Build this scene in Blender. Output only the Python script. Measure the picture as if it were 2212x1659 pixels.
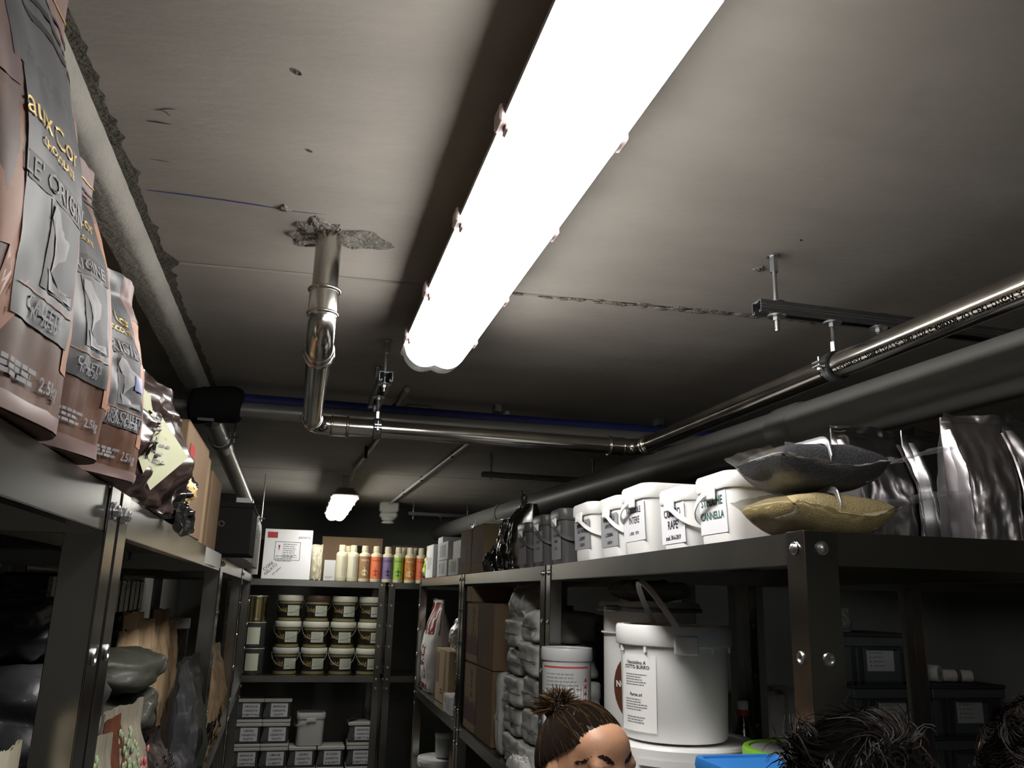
import bpy, bmesh, math, random
from math import pi, sin, cos, sqrt, atan2, radians
from mathutils import Vector, Matrix, noise
random.seed(7)
S = bpy.context.scene
for o in list(bpy.data.objects): bpy.data.objects.remove(o)
COL = S.collection
# ------------------------------------------------------------------ camera
CZ = 1.72                                   # camera height above the floor
FPX, PCX, PCY = 1790.0, 1106.0, 829.5       # focal length and centre, for a 2212 x 1659 frame
def _n(v): return v.normalized()
_vy = _n(Vector((637-PCX, 1277-PCY, FPX)))
_up = Vector((1320-PCX, -6400-PCY, FPX)); _up = _n(_up); _up = _n(_up - _up.dot(_vy)*_vy)
_vx = _vy.cross(_up)
if _vx.x < 0: _vx = -_vx
def _c2w(c): return Vector((_vx.dot(c), _vy.dot(c), _up.dot(c)))
cam = bpy.data.objects.new('camera', bpy.data.cameras.new('camera'))
COL.objects.link(cam)
cam.data.sensor_width = 36; cam.data.lens = 36*FPX/2212; cam.data.clip_start = .02
_r, _u, _b = _c2w(Vector((1,0,0))), _c2w(Vector((0,-1,0))), _c2w(Vector((0,0,-1)))
cam.matrix_world = Matrix(((_r.x,_u.x,_b.x,0),(_r.y,_u.y,_b.y,0),(_r.z,_u.z,_b.z,CZ),(0,0,0,1)))
S.camera = cam
# ------------------------------------------------------------------ world and exposure (a closed cellar: no daylight)
wd = bpy.data.worlds.new('world'); S.world = wd; wd.use_nodes = True
wd.node_tree.nodes['Background'].inputs[0].default_value = (.02,.02,.02,1)
S.view_settings.view_transform = 'Standard'; S.view_settings.look = 'None'
S.view_settings.exposure = 0.0; S.view_settings.gamma = 1; S.view_settings.use_curve_mapping = False
LAMP = 25.0
C_ = S.cycles; C_.max_bounces = 5; C_.diffuse_bounces = 3; C_.glossy_bounces = 3; C_.transmission_bounces = 3; C_.transparent_max_bounces = 8; C_.caustics_reflective = False; C_.caustics_refractive = False; C_.adaptive_threshold = .06
LAMP_FAR = 21.0
# ------------------------------------------------------------------ measuring helpers (photo ray -> place in the room)
def ray(px, py): return _c2w(Vector((px-PCX, py-PCY, FPX)))
def _w(d): return Vector((d.x, d.y, d.z+CZ))
def aY(px, py, Y): d = ray(px,py); return _w(d*(Y/d.y))
def aX(px, py, X): d = ray(px,py); return _w(d*(X/d.x))
def aZ(px, py, Z): d = ray(px,py); return _w(d*(Z/d.z))
def on_line(px, py, A, B):
    n = Vector((B[1]-A[1], -(B[0]-A[0]))); d = ray(px,py)
    return _w(d*((n.x*A[0]+n.y*A[1])/(n.x*d.x+n.y*d.y)))
RA, RB, RC = (.677,1.03), (.765,2.58), (.80,5.66)
def RT(px, py):
    p = on_line(px,py,RA,RB)
    return p if p.y < 2.58 else on_line(px,py,RB,RC)
LA, LB = (-.193,.98), (-.285,5.76)
def LF(px, py): return on_line(px,py,LA,LB)
def rx(Y): return RA[0]+(RB[0]-RA[0])*(Y-RA[1])/(RB[1]-RA[1]) if Y < RB[1] else RB[0]+(RC[0]-RB[0])*(Y-RB[1])/(RC[1]-RB[1])
def lx(Y): return LA[0]+(LB[0]-LA[0])*(Y-LA[1])/(LB[1]-LA[1])
# ------------------------------------------------------------------ materials
MATS = {}
def node(nt, t, **kw):
    n = nt.nodes.new(t)
    for k, v in kw.items():
        if k in ('operation','blend_type','feature','data_type','noise_dimensions','wave_type','bands_direction'): setattr(n, k, v)
    return n
def mat(name, col, rough=.5, metal=0, spec=.5, noise_amt=0, noise_scale=8, col2=None, bump=0, bump_scale=40, alpha=1,
        sss=0, coat=0, emit=None, stretch=None, aniso=0, rough_var=0, sheen=0, detail=4, wr=.5, trans=0):
    m = bpy.data.materials.new(name); m.use_nodes = True; nt = m.node_tree
    b = nt.nodes['Principled BSDF']
    b.inputs['Base Color'].default_value = (*col,1); b.inputs['Roughness'].default_value = rough
    b.inputs['Metallic'].default_value = metal; b.inputs['Specular IOR Level'].default_value = spec
    if alpha < 1: b.inputs['Alpha'].default_value = alpha
    if coat: b.inputs['Coat Weight'].default_value = coat; b.inputs['Coat Roughness'].default_value = .12
    if sss: b.inputs['Subsurface Weight'].default_value = sss; b.inputs['Subsurface Radius'].default_value = (.02,.015,.012); b.inputs['Subsurface Scale'].default_value = .5
    if trans: b.inputs['Transmission Weight'].default_value = trans
    if aniso: b.inputs['Anisotropic'].default_value = aniso
    if emit: b.inputs['Emission Color'].default_value = (*emit[0],1); b.inputs['Emission Strength'].default_value = emit[1]
    if noise_amt or bump or rough_var:
        tc = nt.nodes.new('ShaderNodeTexCoord'); mp = nt.nodes.new('ShaderNodeMapping')
        nt.links.new(tc.outputs['Object'], mp.inputs[0])
        if stretch: mp.inputs['Scale'].default_value = stretch
        if noise_amt:
            nz = nt.nodes.new('ShaderNodeTexNoise'); nz.inputs['Scale'].default_value = noise_scale
            nz.inputs['Detail'].default_value = detail; nz.inputs['Roughness'].default_value = wr
            nt.links.new(mp.outputs[0], nz.inputs[0])
            cr = nt.nodes.new('ShaderNodeValToRGB'); cr.color_ramp.elements[0].position = .5-.5*noise_amt*0-.22; cr.color_ramp.elements[1].position = .72
            c2 = col2 if col2 else tuple(c*(1-noise_amt) for c in col)
            cr.color_ramp.elements[0].color = (*c2,1); cr.color_ramp.elements[1].color = (*col,1)
            nt.links.new(nz.outputs['Fac'], cr.inputs[0]); nt.links.new(cr.outputs[0], b.inputs['Base Color'])
            if rough_var:
                mr = nt.nodes.new('ShaderNodeMapRange'); mr.inputs[3].default_value = rough-rough_var; mr.inputs[4].default_value = rough+rough_var
                nt.links.new(nz.outputs['Fac'], mr.inputs[0]); nt.links.new(mr.outputs[0], b.inputs['Roughness'])
        if bump:
            n2 = nt.nodes.new('ShaderNodeTexNoise'); n2.inputs['Scale'].default_value = bump_scale; n2.inputs['Detail'].default_value = 5
            nt.links.new(mp.outputs[0], n2.inputs[0])
            bp = nt.nodes.new('ShaderNodeBump'); bp.inputs['Strength'].default_value = bump; bp.inputs['Distance'].default_value = .01
            nt.links.new(n2.outputs['Fac'], bp.inputs['Height']); nt.links.new(bp.outputs[0], b.inputs['Normal'])
    MATS[name] = m; return m
def film(name, tint=(.8,.8,.82), gloss=.25, rough=.15, opac=0.0, col=(.6,.6,.6)):
    m = bpy.data.materials.new(name); m.use_nodes = True; nt = m.node_tree; nt.nodes.clear()
    out = nt.nodes.new('ShaderNodeOutputMaterial'); tr = nt.nodes.new('ShaderNodeBsdfTransparent'); tr.inputs[0].default_value = (*tint,1)
    gl = nt.nodes.new('ShaderNodeBsdfGlossy'); gl.inputs['Roughness'].default_value = rough; gl.inputs[0].default_value = (.9,.9,.92,1)
    df = nt.nodes.new('ShaderNodeBsdfDiffuse'); df.inputs[0].default_value = (*col,1)
    m1 = nt.nodes.new('ShaderNodeMixShader'); m1.inputs[0].default_value = gloss; m2 = nt.nodes.new('ShaderNodeMixShader'); m2.inputs[0].default_value = opac
    nt.links.new(tr.outputs[0], m1.inputs[1]); nt.links.new(gl.outputs[0], m1.inputs[2])
    nt.links.new(m1.outputs[0], m2.inputs[1]); nt.links.new(df.outputs[0], m2.inputs[2]); nt.links.new(m2.outputs[0], out.inputs[0])
    MATS[name] = m; return m
def lamp_mat(name, col, strength):
    m = bpy.data.materials.new(name); m.use_nodes = True; nt = m.node_tree; nt.nodes.clear()
    out = nt.nodes.new('ShaderNodeOutputMaterial'); em = nt.nodes.new('ShaderNodeEmission')
    em.inputs[0].default_value = (*col,1); em.inputs[1].default_value = strength; nt.links.new(em.outputs[0], out.inputs[0])
    MATS[name] = m; return m
# ------------------------------------------------------------------ mesh building
class MB:
    def __init__(s): s.v = []; s.f = []
    def add(s, vs, fs, M=None):
        k = len(s.v)
        s.v += [tuple(M @ Vector(v)) for v in vs] if M is not None else [tuple(v) for v in vs]
        s.f += [tuple(i+k for i in f) for f in fs]; return s
    def box(s, x0,x1,y0,y1,z0,z1, M=None, c=0):
        if c > 0:
            vs = []; 
            for z, ins in ((z0,c),(z0+c,0),(z1-c,0),(z1,c)):
                a,b,d,e = x0+ins,x1-ins,y0+ins,y1-ins; q = c if ins == 0 else c*.5
                vs += [(a+q,d,z),(b-q,d,z),(b,d+q,z),(b,e-q,z),(b-q,e,z),(a+q,e,z),(a,e-q,z),(a,d+q,z)]
            fs = [tuple(range(7,-1,-1)), tuple(range(24,32))]
            for r in range(3):
                for i in range(8): j = (i+1)%8; fs.append((r*8+i, r*8+j, r*8+8+j, r*8+8+i))
            return s.add(vs, fs, M)
        vs = [(x0,y0,z0),(x1,y0,z0),(x1,y1,z0),(x0,y1,z0),(x0,y0,z1),(x1,y0,z1),(x1,y1,z1),(x0,y1,z1)]
        return s.add(vs, [(3,2,1,0),(4,5,6,7),(0,1,5,4),(1,2,6,5),(2,3,7,6),(3,0,4,7)], M)
    def tube(s, pts, r, n=12, cap=True, M=None):
        pts = [Vector(p) for p in pts]; N = len(pts); rs = r if isinstance(r,(list,tuple)) else [r]*N
        T = []
        for i in range(N):
            a = pts[max(0,i-1)]; b = pts[min(N-1,i+1)]; d = b-a
            T.append(d.normalized() if d.length > 1e-9 else Vector((0,0,1)))
        ref = Vector((0,0,1)) if abs(T[0].z) < .9 else Vector((1,0,0))
        u = T[0].cross(ref).normalized(); vs = []; fs = []
        for i in range(N):
            u = (u - u.dot(T[i])*T[i]).normalized(); w = T[i].cross(u)
            for k in range(n):
                a = 2*pi*k/n; vs.append(pts[i] + (u*cos(a)+w*sin(a))*rs[i])
        for i in range(N-1):
            for k in range(n):
                j = (k+1)%n; fs.append((i*n+k, i*n+j, i*n+n+j, i*n+n+k))
        if cap: fs.append(tuple(range(n-1,-1,-1))); fs.append(tuple(range((N-1)*n, N*n)))
        return s.add(vs, fs, M)
    def lathe(s, prof, n=32, M=None, cap=True):
        vs = []; fs = []
        for r, z in prof:
            for k in range(n): a = 2*pi*k/n; vs.append((r*cos(a), r*sin(a), z))
        for i in range(len(prof)-1):
            for k in range(n): j = (k+1)%n; fs.append((i*n+k,i*n+j,i*n+n+j,i*n+n+k))
        if cap: fs.append(tuple(range(n-1,-1,-1))); m = (len(prof)-1)*n; fs.append(tuple(range(m,m+n)))
        return s.add(vs, fs, M)
    def ring(s, R, r, n=28, m=8, M=None):
        vs=[];fs=[]
        for i in range(n):
            a=2*pi*i/n
            for k in range(m): b=2*pi*k/m; vs.append(((R+r*cos(b))*cos(a),(R+r*cos(b))*sin(a),r*sin(b)))
        for i in range(n):
            for k in range(m): fs.append((i*m+k,((i+1)%n)*m+k,((i+1)%n)*m+(k+1)%m,i*m+(k+1)%m))
        return s.add(vs,fs,M)
    def prism(s, poly, z0, z1, M=None):
        n = len(poly); vs = [(x,y,z0) for x,y in poly]+[(x,y,z1) for x,y in poly]
        fs = [tuple(range(n-1,-1,-1)), tuple(range(n,2*n))]+[(i,(i+1)%n,n+(i+1)%n,n+i) for i in range(n)]
        return s.add(vs, fs, M)
    def grid(s, fn, nu, nv, M=None, flip=False):
        vs = [fn(i/nu, j/nv) for j in range(nv+1) for i in range(nu+1)]; q = nu+1
        fs = [(j*q+i,j*q+i+1,(j+1)*q+i+1,(j+1)*q+i) for j in range(nv) for i in range(nu)]
        if flip: fs = [f[::-1] for f in fs]
        return s.add(vs, fs, M)
    def loops(s, rings, cap=True, M=None):
        n = len(rings[0]); vs = [p for r in rings for p in r]; fs = []
        for i in range(len(rings)-1):
            for k in range(n): j=(k+1)%n; fs.append((i*n+k,i*n+j,i*n+n+j,i*n+n+k))
        if cap: fs.append(tuple(range(n-1,-1,-1))); m=(len(rings)-1)*n; fs.append(tuple(range(m,m+n)))
        return s.add(vs,fs,M)
    def ball(s, c, r, n=16, m=10, M=None):
        r = r if isinstance(r,(tuple,list)) else (r,r,r); vs=[]; fs=[]
        for j in range(m+1):
            t = pi*j/m
            for i in range(n): a=2*pi*i/n; vs.append((c[0]+r[0]*sin(t)*cos(a), c[1]+r[1]*sin(t)*sin(a), c[2]-r[2]*cos(t)))
        for j in range(m):
            for i in range(n): k=(i+1)%n; fs.append((j*n+i,j*n+k,j*n+n+k,j*n+n+i))
        return s.add(vs,fs,M)
    def mesh(s, name, m=None, smooth=None):
        me = bpy.data.meshes.new(name); me.from_pydata(s.v, [], s.f); me.validate(); me.update()
        if m is not None: me.materials.append(MATS[m] if isinstance(m,str) else m)
        if smooth is not None:
            bm = bmesh.new(); bm.from_mesh(me); bmesh.ops.remove_doubles(bm, verts=bm.verts, dist=1e-6)
            for f in bm.faces: f.smooth = True
            for e in bm.edges:
                if len(e.link_faces) == 2 and e.calc_face_angle(0) > radians(smooth): e.smooth = False
            bm.to_mesh(me); bm.free()
        return me
def put(name, me, parent=None, loc=None, M=None):
    o = bpy.data.objects.new(name, me); COL.objects.link(o)
    if parent is not None: o.parent = parent
    if M is not None: o.matrix_local = M
    elif loc is not None: o.location = loc
    return o
def part(name, mb, m, parent=None, smooth=40, bev=0, seg=2, loc=None, M=None, label=None):
    o = put(name, mb.mesh(name, m, smooth), parent, loc, M)
    if bev:
        b = o.modifiers.new('bevel','BEVEL'); b.width = bev; b.segments = seg; b.limit_method = 'ANGLE'; b.angle_limit = radians(35)
    if label: o['label'] = label
    return o
def tag(o, label, cat, group=None, kind=None):
    if kind: o['kind'] = kind
    if label: o['label'] = label
    if cat: o['category'] = cat
    if group: o['group'] = group
    return o
def thing(name, label, cat, loc=(0,0,0), rz=0, group=None):
    o = bpy.data.objects.new(name, None); COL.objects.link(o); o.empty_display_size = .05
    o.location = loc; o.rotation_euler = (0,0,rz); return tag(o, label, cat, group)
def struct(name, mb, m, parent=None, **kw):
    o = part(name, mb, m, parent, **kw)
    if parent is None: o['kind'] = 'structure'
    return o
_TC = {}
def text_geo(s, size=1, bold=0):
    k = (s, bold)
    if k not in _TC:
        c = bpy.data.curves.new('t','FONT'); c.body = s; c.size = 1; c.align_x = 'CENTER'; c.align_y = 'CENTER'; c.resolution_u = 2; c.offset = bold
        o = bpy.data.objects.new('t', c); COL.objects.link(o); me = bpy.data.meshes.new_from_object(o)
        _TC[k] = ([v.co.copy() for v in me.vertices], [tuple(p.vertices) for p in me.polygons])
        bpy.data.objects.remove(o); bpy.data.curves.remove(c); bpy.data.meshes.remove(me)
    vs, fs = _TC[k]
    return [v*size for v in vs], fs
def lettering(parent, lines, m, fn, name='lettering'):
    """lines: (string, x, y, size[, bold]); fn(x, y) -> local position on the printed face"""
    mb = MB()
    for L in lines:
        st, x, y, sz = L[:4]; bo = L[4] if len(L) > 4 else .012
        vs, fs = text_geo(st, sz, bo); mb.add([fn(v.x+x, v.y+y) for v in vs], fs)
    return part(name, mb, m, parent, smooth=None)
def plane_fn(o, xd, yd, off=.0006):
    o, xd, yd = Vector(o), Vector(xd).normalized(), Vector(yd).normalized(); n = xd.cross(yd)
    return lambda x, y: o + xd*x + yd*y + n*off
def card(parent, name, m, fn, x0, x1, y0, y1, nx=1, ny=1):
    mb = MB(); mb.grid(lambda u,v: fn(x0+(x1-x0)*u, y0+(y1-y0)*v), nx, ny)
    return part(name, mb, m, parent, smooth=60)
def squiggle_lines(x0, x1, y0, n, dy, h, seed=0, ragged=.3):
    """rows of small printed bars standing for text too small to read, as (x0,x1,y)"""
    r = random.Random(seed); out = []
    for i in range(n):
        out.append((x0, x1-(x1-x0)*ragged*r.random(), y0-i*dy, h))
    return out
def print_bars(parent, m, fn, rows, name='small_print', seed=0):
    mb = MB(); r = random.Random(seed)
    for x0, x1, y, h in rows:
        x = x0
        while x < x1:
            w = h*r.uniform(1.2,4.5); e = min(x+w, x1)
            mb.add([fn(x,y-h/2),fn(e,y-h/2),fn(e,y+h/2),fn(x,y+h/2)], [(0,1,2,3)]); x = e+h*.7
    return part(name, mb, m, parent, smooth=None)
def children(o): return [c for c in bpy.data.objects if c.parent == o]
def dup(root, loc, rz, label=None, group=None):
    def cp(o, par):
        c = o.copy(); COL.objects.link(c); c.parent = par
        for ch in _KIDS.get(o.name) or children(o): cp(ch, c)
        return c
    r = cp(root, None); r.location = loc; r.rotation_euler = (0,0,rz)
    if label: r['label'] = label
    if group: r['group'] = group
    return r
_KIDS = {}
def fbm(x, y, z, o=3): return noise.fractal(Vector((x,y,z)), 1.0, 2.0, o)
# ------------------------------------------------------------------ material palette
mat('concrete', (.50,.465,.415), .85, noise_amt=.25, noise_scale=1.6, bump=.12, bump_scale=30, stretch=(1,2.2,1), detail=8, wr=.62, spec=.3)
mat('concrete_rib', (.50,.48,.43), .9, noise_amt=.3, noise_scale=5, bump=.3, bump_scale=60, detail=8, spec=.2)
mat('mortar', (.16,.15,.125), .95, noise_amt=.4, noise_scale=30, bump=.8, bump_scale=120, spec=.1)
mat('rubble', (.36,.34,.30), .95, noise_amt=.5, noise_scale=60, bump=.8, bump_scale=150, spec=.1)
mat('chalk_blue', (.035,.05,.36), .9); mat('pencil', (.03,.028,.025), .8)
mat('wall_dark', (.19,.19,.18), .85, noise_amt=.25, noise_scale=3, bump=.1, bump_scale=25)
mat('wall_grey', (.22,.23,.21), .85, noise_amt=.15, noise_scale=3)
mat('floor_grey', (.34,.33,.31), .6, noise_amt=.25, noise_scale=5)
mat('inox', (.42,.41,.385), .24, 1, noise_amt=.18, noise_scale=5, rough_var=.05, stretch=(1,1,1))
mat('inox_post', (.40,.39,.37), .2, 1, noise_amt=.15, noise_scale=4, rough_var=.05)
mat('inox_pipe', (.62,.59,.54), .17, 1, noise_amt=.25, noise_scale=9, rough_var=.06)
mat('zinc', (.60,.62,.64), .32, 1, noise_amt=.2, noise_scale=40, rough_var=.1)
mat('zinc_dark', (.30,.31,.32), .45, 1, noise_amt=.3, noise_scale=30)
mat('rubber', (.02,.02,.02), .7); mat('foam_black', (.018,.018,.018), .95, bump=.3, bump_scale=120, spec=.2)
mat('pvc_grey', (.21,.21,.20), .42, noise_amt=.12, noise_scale=3)
mat('pvc_pipe', (.42,.42,.40), .35, .5, noise_amt=.15, noise_scale=5); mat('conduit', (.48,.48,.46), .4)
mat('blue_pipe', (.035,.05,.24), .55, noise_amt=.35, noise_scale=12)
mat('lamp_housing', (.30,.28,.27), .5); mat('clip', (.36,.28,.27), .35); mat('white_abs', (.75,.74,.70), .45)
mat('hole', (.005,.005,.005), .9)
mat('white_pp', (.80,.80,.785), .36, spec=.4); mat('grey_pp', (.55,.55,.54), .4); mat('charcoal_pp', (.085,.085,.085), .35, spec=.4); mat('paper_grey', (.30,.30,.32), .75); mat('paper', (.66,.665,.70), .75); mat('paper_white', (.82,.82,.80), .7)
mat('paper_green', (.50,.53,.42), .7); mat('ink', (.025,.025,.03), .7); mat('ink_green', (.02,.10,.07), .7); mat('ink_red', (.35,.03,.04), .7); mat('ink_grey', (.25,.25,.26), .7)
mat('kraft', (.40,.29,.17), .85, noise_amt=.12, noise_scale=20, stretch=(1,1,8)); mat('kraft_dark', (.20,.13,.075), .85, noise_amt=.15, noise_scale=14)
mat('tape', (.36,.27,.16), .25); mat('purple_print', (.17,.085,.09), .75); mat('white_card', (.86,.86,.88), .55); mat('red_label', (.45,.05,.05), .5)
mat('yellow_mark', (.75,.48,.05), .5); mat('black_card', (.010,.009,.008), .75, spec=.15); mat('brown_card', (.075,.045,.03), .6)
mat('cream_pl', (.72,.66,.46), .4); mat('lab_brown', (.36,.21,.10), .5, noise_amt=.3, noise_scale=25); mat('lab_orange', (.75,.20,.08), .5, noise_amt=.15, noise_scale=25)
mat('lab_purple', (.21,.15,.30), .5); mat('lab_green', (.36,.56,.08), .5); mat('lab_amber', (.75,.30,.05), .5, noise_amt=.5, noise_scale=30, col2=(.35,.12,.03)); mat('lab_cream', (.62,.57,.42), .5)
mat('fruit_dark', (.03,.02,.05), .5); mat('fruit_red', (.45,.04,.02), .5); mat('fruit_cream', (.72,.62,.42), .5); mat('fruit_green', (.05,.17,.03), .5)
mat('foil', (.56,.53,.545), .30, 1, bump=.10, bump_scale=6); mat('foil_dark', (.24,.235,.24), .28, 1, bump=.15, bump_scale=8); mat('black_gloss', (.008,.008,.008), .16, bump=.3, bump_scale=20)
mat('sugar', (.56,.45,.22), .85, noise_amt=.35, noise_scale=350, bump=.6, bump_scale=500, coat=.35); mat('poppy', (.075,.075,.085), .8, noise_amt=.75, noise_scale=420, bump=.8, bump_scale=500, coat=.5)
film('film_clear', (.86,.86,.88), .16, .12, .06, (.6,.6,.62)); film('film_seal', (.75,.75,.78), .2, .2, .3, (.55,.55,.57)); film('film_sugar', (.8,.78,.7), .2, .2, .35, (.6,.53,.36)); film('film_lamp', (.62,.62,.60), .25, .15, .45, (.30,.30,.29)); film('film_sack', (.6,.6,.6), .14, .2, .55, (.42,.43,.44))
mat('copper_print', (.46,.225,.135), .5, noise_amt=.6, noise_scale=9, col2=(.28,.12,.07), spec=.25, detail=7, wr=.7)
mat('brown_print', (.17,.085,.055), .48, noise_amt=.75, noise_scale=7, col2=(.04,.018,.012), spec=.25, detail=8, wr=.7)
mat('mauve_foil', (.22,.145,.135), .5, spec=.25, noise_amt=.2, noise_scale=6)
mat('slate_print', (.075,.077,.083), .45, spec=.25, noise_amt=.3, noise_scale=5); mat('slate_light', (.085,.088,.095), .38, spec=.3); mat('slate_dark', (.022,.022,.023), .5, spec=.2)
mat('gold', (.50,.32,.06), .4, .3); mat('silver_print', (.33,.325,.34), .6, noise_amt=.15, noise_scale=20, spec=.25); mat('map_print', (.10,.10,.107), .6, noise_amt=.6, noise_scale=18, col2=(.08,.08,.085), spec=.3); mat('blue_print', (.05,.07,.22), .4)
mat('cream_wrap', (.58,.53,.40), .35, bump=.25, bump_scale=14, noise_amt=.15, noise_scale=9); mat('choc_gloss', (.03,.015,.012), .3, coat=.25, bump=.2, bump_scale=16); mat('choc_print', (.10,.035,.02), .3, coat=.5); mat('ochre_print', (.62,.42,.17), .4); mat('lime_label', (.38,.39,.26), .65, spec=.2)
mat('pail_dark', (.02,.018,.014), .35); mat('pail_band', (.25,.21,.10), .45); mat('lid_cream', (.66,.66,.56), .45); mat('tin', (.62,.55,.30), .25, 1)
mat('tin_black', (.02,.02,.02), .4, noise_amt=.5, noise_scale=9, col2=(.05,.05,.052)); mat('tin_band', (.52,.51,.48), .4)
mat('crate', (.115,.13,.14), .5); mat('crate_dark', (.05,.055,.06), .6); mat('paper_bag', (.42,.42,.395), .75, noise_amt=.12, noise_scale=10, bump=.35, bump_scale=22)
mat('grey_pack', (.40,.41,.39), .5, noise_amt=.1, noise_scale=8, bump=.35, bump_scale=16)
mat('clear_tub', (.5,.51,.52), .3, noise_amt=.1, noise_scale=9); mat('red_bag', (.20,.03,.025), .3, coat=.4, bump=.25, bump_scale=18); mat('white_bag', (.66,.65,.64), .35, coat=.3, bump=.25, bump_scale=18)
mat('lime_lid', (.22,.52,.03), .4); mat('blue_lid', (.03,.19,.55), .4); mat('amber_label', (.62,.40,.14), .5, noise_amt=.35, noise_scale=12)
mat('olive_pack', (.035,.037,.026), .6, coat=.05, bump=.6, bump_scale=14); mat('charcoal_pack', (.022,.022,.025), .45, coat=.12, bump=.4, bump_scale=16)
mat('kraft_bag', (.60,.42,.25), .75, bump=.5, bump_scale=22, noise_amt=.2, noise_scale=14); mat('beans', (.07,.045,.025), .5, noise_amt=.8, noise_scale=150, bump=.8, bump_scale=150, col2=(.012,.008,.006))
mat('wood_print', (.30,.27,.21), .4, noise_amt=.45, noise_scale=8, stretch=(10,1,1), coat=.3, bump=.15, bump_scale=18); mat('berry_print', (.04,.03,.028), .35, noise_amt=.9, noise_scale=60, col2=(.008,.006,.006), coat=.4, bump=.4, bump_scale=40)
mat('candy_pink', (.50,.12,.13), .4); mat('candy_green', (.24,.31,.17), .4); mat('rust_print', (.11,.036,.018), .4, noise_amt=.5, noise_scale=20)
mat('skin', (.56,.30,.18), .42, sss=.15, noise_amt=.18, noise_scale=14, bump=.05, bump_scale=160, spec=.45); mat('hair_brown', (.020,.012,.0075), .5, spec=.3); mat('hair_tip', (.13,.07,.022), .4); mat('pipe_ink', (.004,.004,.004), 1.0, spec=0); mat('hair_black', (.010,.008,.0075), .62, spec=.18); mat('scalp_black', (.006,.005,.005), .95, spec=.05); mat('hair_black_sheen', (.028,.019,.015), .6, spec=.2)
mat('cloth_black', (.02,.02,.022), .9); mat('cloth_grey', (.12,.12,.13), .9); mat('cloth_navy', (.02,.03,.06), .9); mat('eye_white', (.75,.73,.70), .3); mat('eye_dark', (.03,.015,.01), .2); mat('lip', (.38,.15,.11), .45); mat('denim', (.05,.06,.09), .85)
lamp_mat('lamp_near', (1.0,.97,.93), LAMP); lamp_mat('lamp_far', (1.0,.98,.90), LAMP_FAR)
# ------------------------------------------------------------------ the room shell
ZC = CZ+.74                                  # underside of the ceiling slabs
X0, X1, Y0, Y1 = -.95, 3.9, -2.6, 7.75
struct('floor', MB().box(X0-.1,X1+.1,Y0-.1,Y1+.1,-.1,0), 'floor_grey', smooth=None)
ceil = struct('ceiling', MB().box(X0-.1,X1+.1,Y0-.1,Y1+.1,ZC+.045,ZC+.12), 'concrete', smooth=None)
def jy(b, x): return b - .062*x
edges = [-6, -1.45, 1.935, 5.36, 12]
for i in range(4):
    a, b = edges[i], edges[i+1]; g = .0055
    lo = lambda x: max(Y0-.1, jy(a,x)+g); hi = lambda x: min(Y1+.1, jy(b,x)-g)
    xs = [X0-.1+(X1-X0+.2)*k/6 for k in range(7)]
    mb = MB(); poly = [(x,lo(x)) for x in xs]+[(x,hi(x)) for x in reversed(xs)]
    mb.prism(poly, ZC+.004, ZC+.06)
    ins = [(x, lo(x)+.004) for x in xs]+[(x,hi(x)-.004) for x in reversed(xs)]
    n = len(poly); mb.add([(x,y,ZC+.004) for x,y in poly]+[(x,y,ZC) for x,y in ins], [tuple(range(n,2*n))[::-1]]+[(k,n+k,n+(k+1)%n,(k+1)%n) for k in range(n)])
    part('slab', mb, 'concrete', ceil, smooth=None)
# torn filler hanging out of the joint
r = random.Random(3); mb = MB()
for k in range(70):
    x = r.uniform(.42,1.35); s = r.uniform(.002,.009)*(1.6 if .7<x<1.15 else 1); y = jy(1.935,x)+r.uniform(-.012,.012)
    mb.ball((x,y,ZC+.0), (s*2.2,s*.8,s*.5), 6, 4)
part('joint_filler', mb, 'rubble', ceil)
mb = MB()
for k in range(40):
    x = r.uniform(1.1,1.5); y = jy(1.935,x)-.05+r.uniform(-.05,.04); s = r.uniform(.003,.011); mb.ball((x,y,ZC), (s*2.5,s*.9,s*.4), 6, 4)
part('joint_filler', mb, 'mortar', ceil)
# broken concrete round the riser pipe
PX, PY = .006, 1.685
def crater(cx, cy, rad, seed, name='broken_concrete', h=.008, na=40, nr=9):
    mb = MB(); vs = []; fs = []
    for j in range(nr+1):
        for i in range(na):
            a = 2*pi*i/na; R = rad(a)*j/nr; x = cx+R*cos(a); y = cy+R*sin(a)
            e = 1 if j < nr else 0
            z = ZC - .0004 - e*max(0, h*(.35+.9*fbm(x*60,y*60,seed)))
            vs.append((x,y,z))
    for j in range(nr):
        for i in range(na): k=(i+1)%na; fs.append((j*na+i,j*na+k,j*na+na+k,j*na+na+i))
    mb.add(vs, fs); return part(name, mb, 'rubble', ceil, smooth=None)
crater(PX, PY+.005, lambda a: .06+.055*max(0,cos(a))**3+.035*max(0,cos(a-pi))**2+.02*sin(3*a+1)+.012*sin(9*a), 2)
for px, py, s in ((614,449,.012),(1640,580,.013)):
    p = aZ(px,py,.74); crater(p.x,p.y,lambda a: s*(1+.35*sin(3*a)+.2*sin(7*a)), px, 'anchor_hole', .006, 16, 4)
    part('anchor_sleeve', MB().lathe([(.0045,ZC-.006),(.0045,ZC+.001)], 12, Matrix.Translation((p.x,p.y,0))), 'zinc', ceil)
def stroke(name, pts, w, m):
    P = [aZ(a,b,.74) for a,b in pts]; mb = MB()
    for i in range(len(P)-1):
        d = (P[i+1]-P[i]); d.z = 0; q = Vector((-d.y,d.x,0)).normalized()*w/2; t0 = .55 if i == 0 else 1; t1 = .35 if i == len(P)-2 else 1
        z = Vector((0,0,-.0008)); mb.add([P[i]+q*t0+z,P[i+1]+q*t1+z,P[i+1]-q*t1+z,P[i]-q*t0+z], [(0,1,2,3)])
    return part(name, mb, m, ceil, smooth=None)
stroke('chalk_line', [(318,410),(400,420),(480,431),(560,443),(600,450)], .0042, 'chalk_blue')
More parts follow.
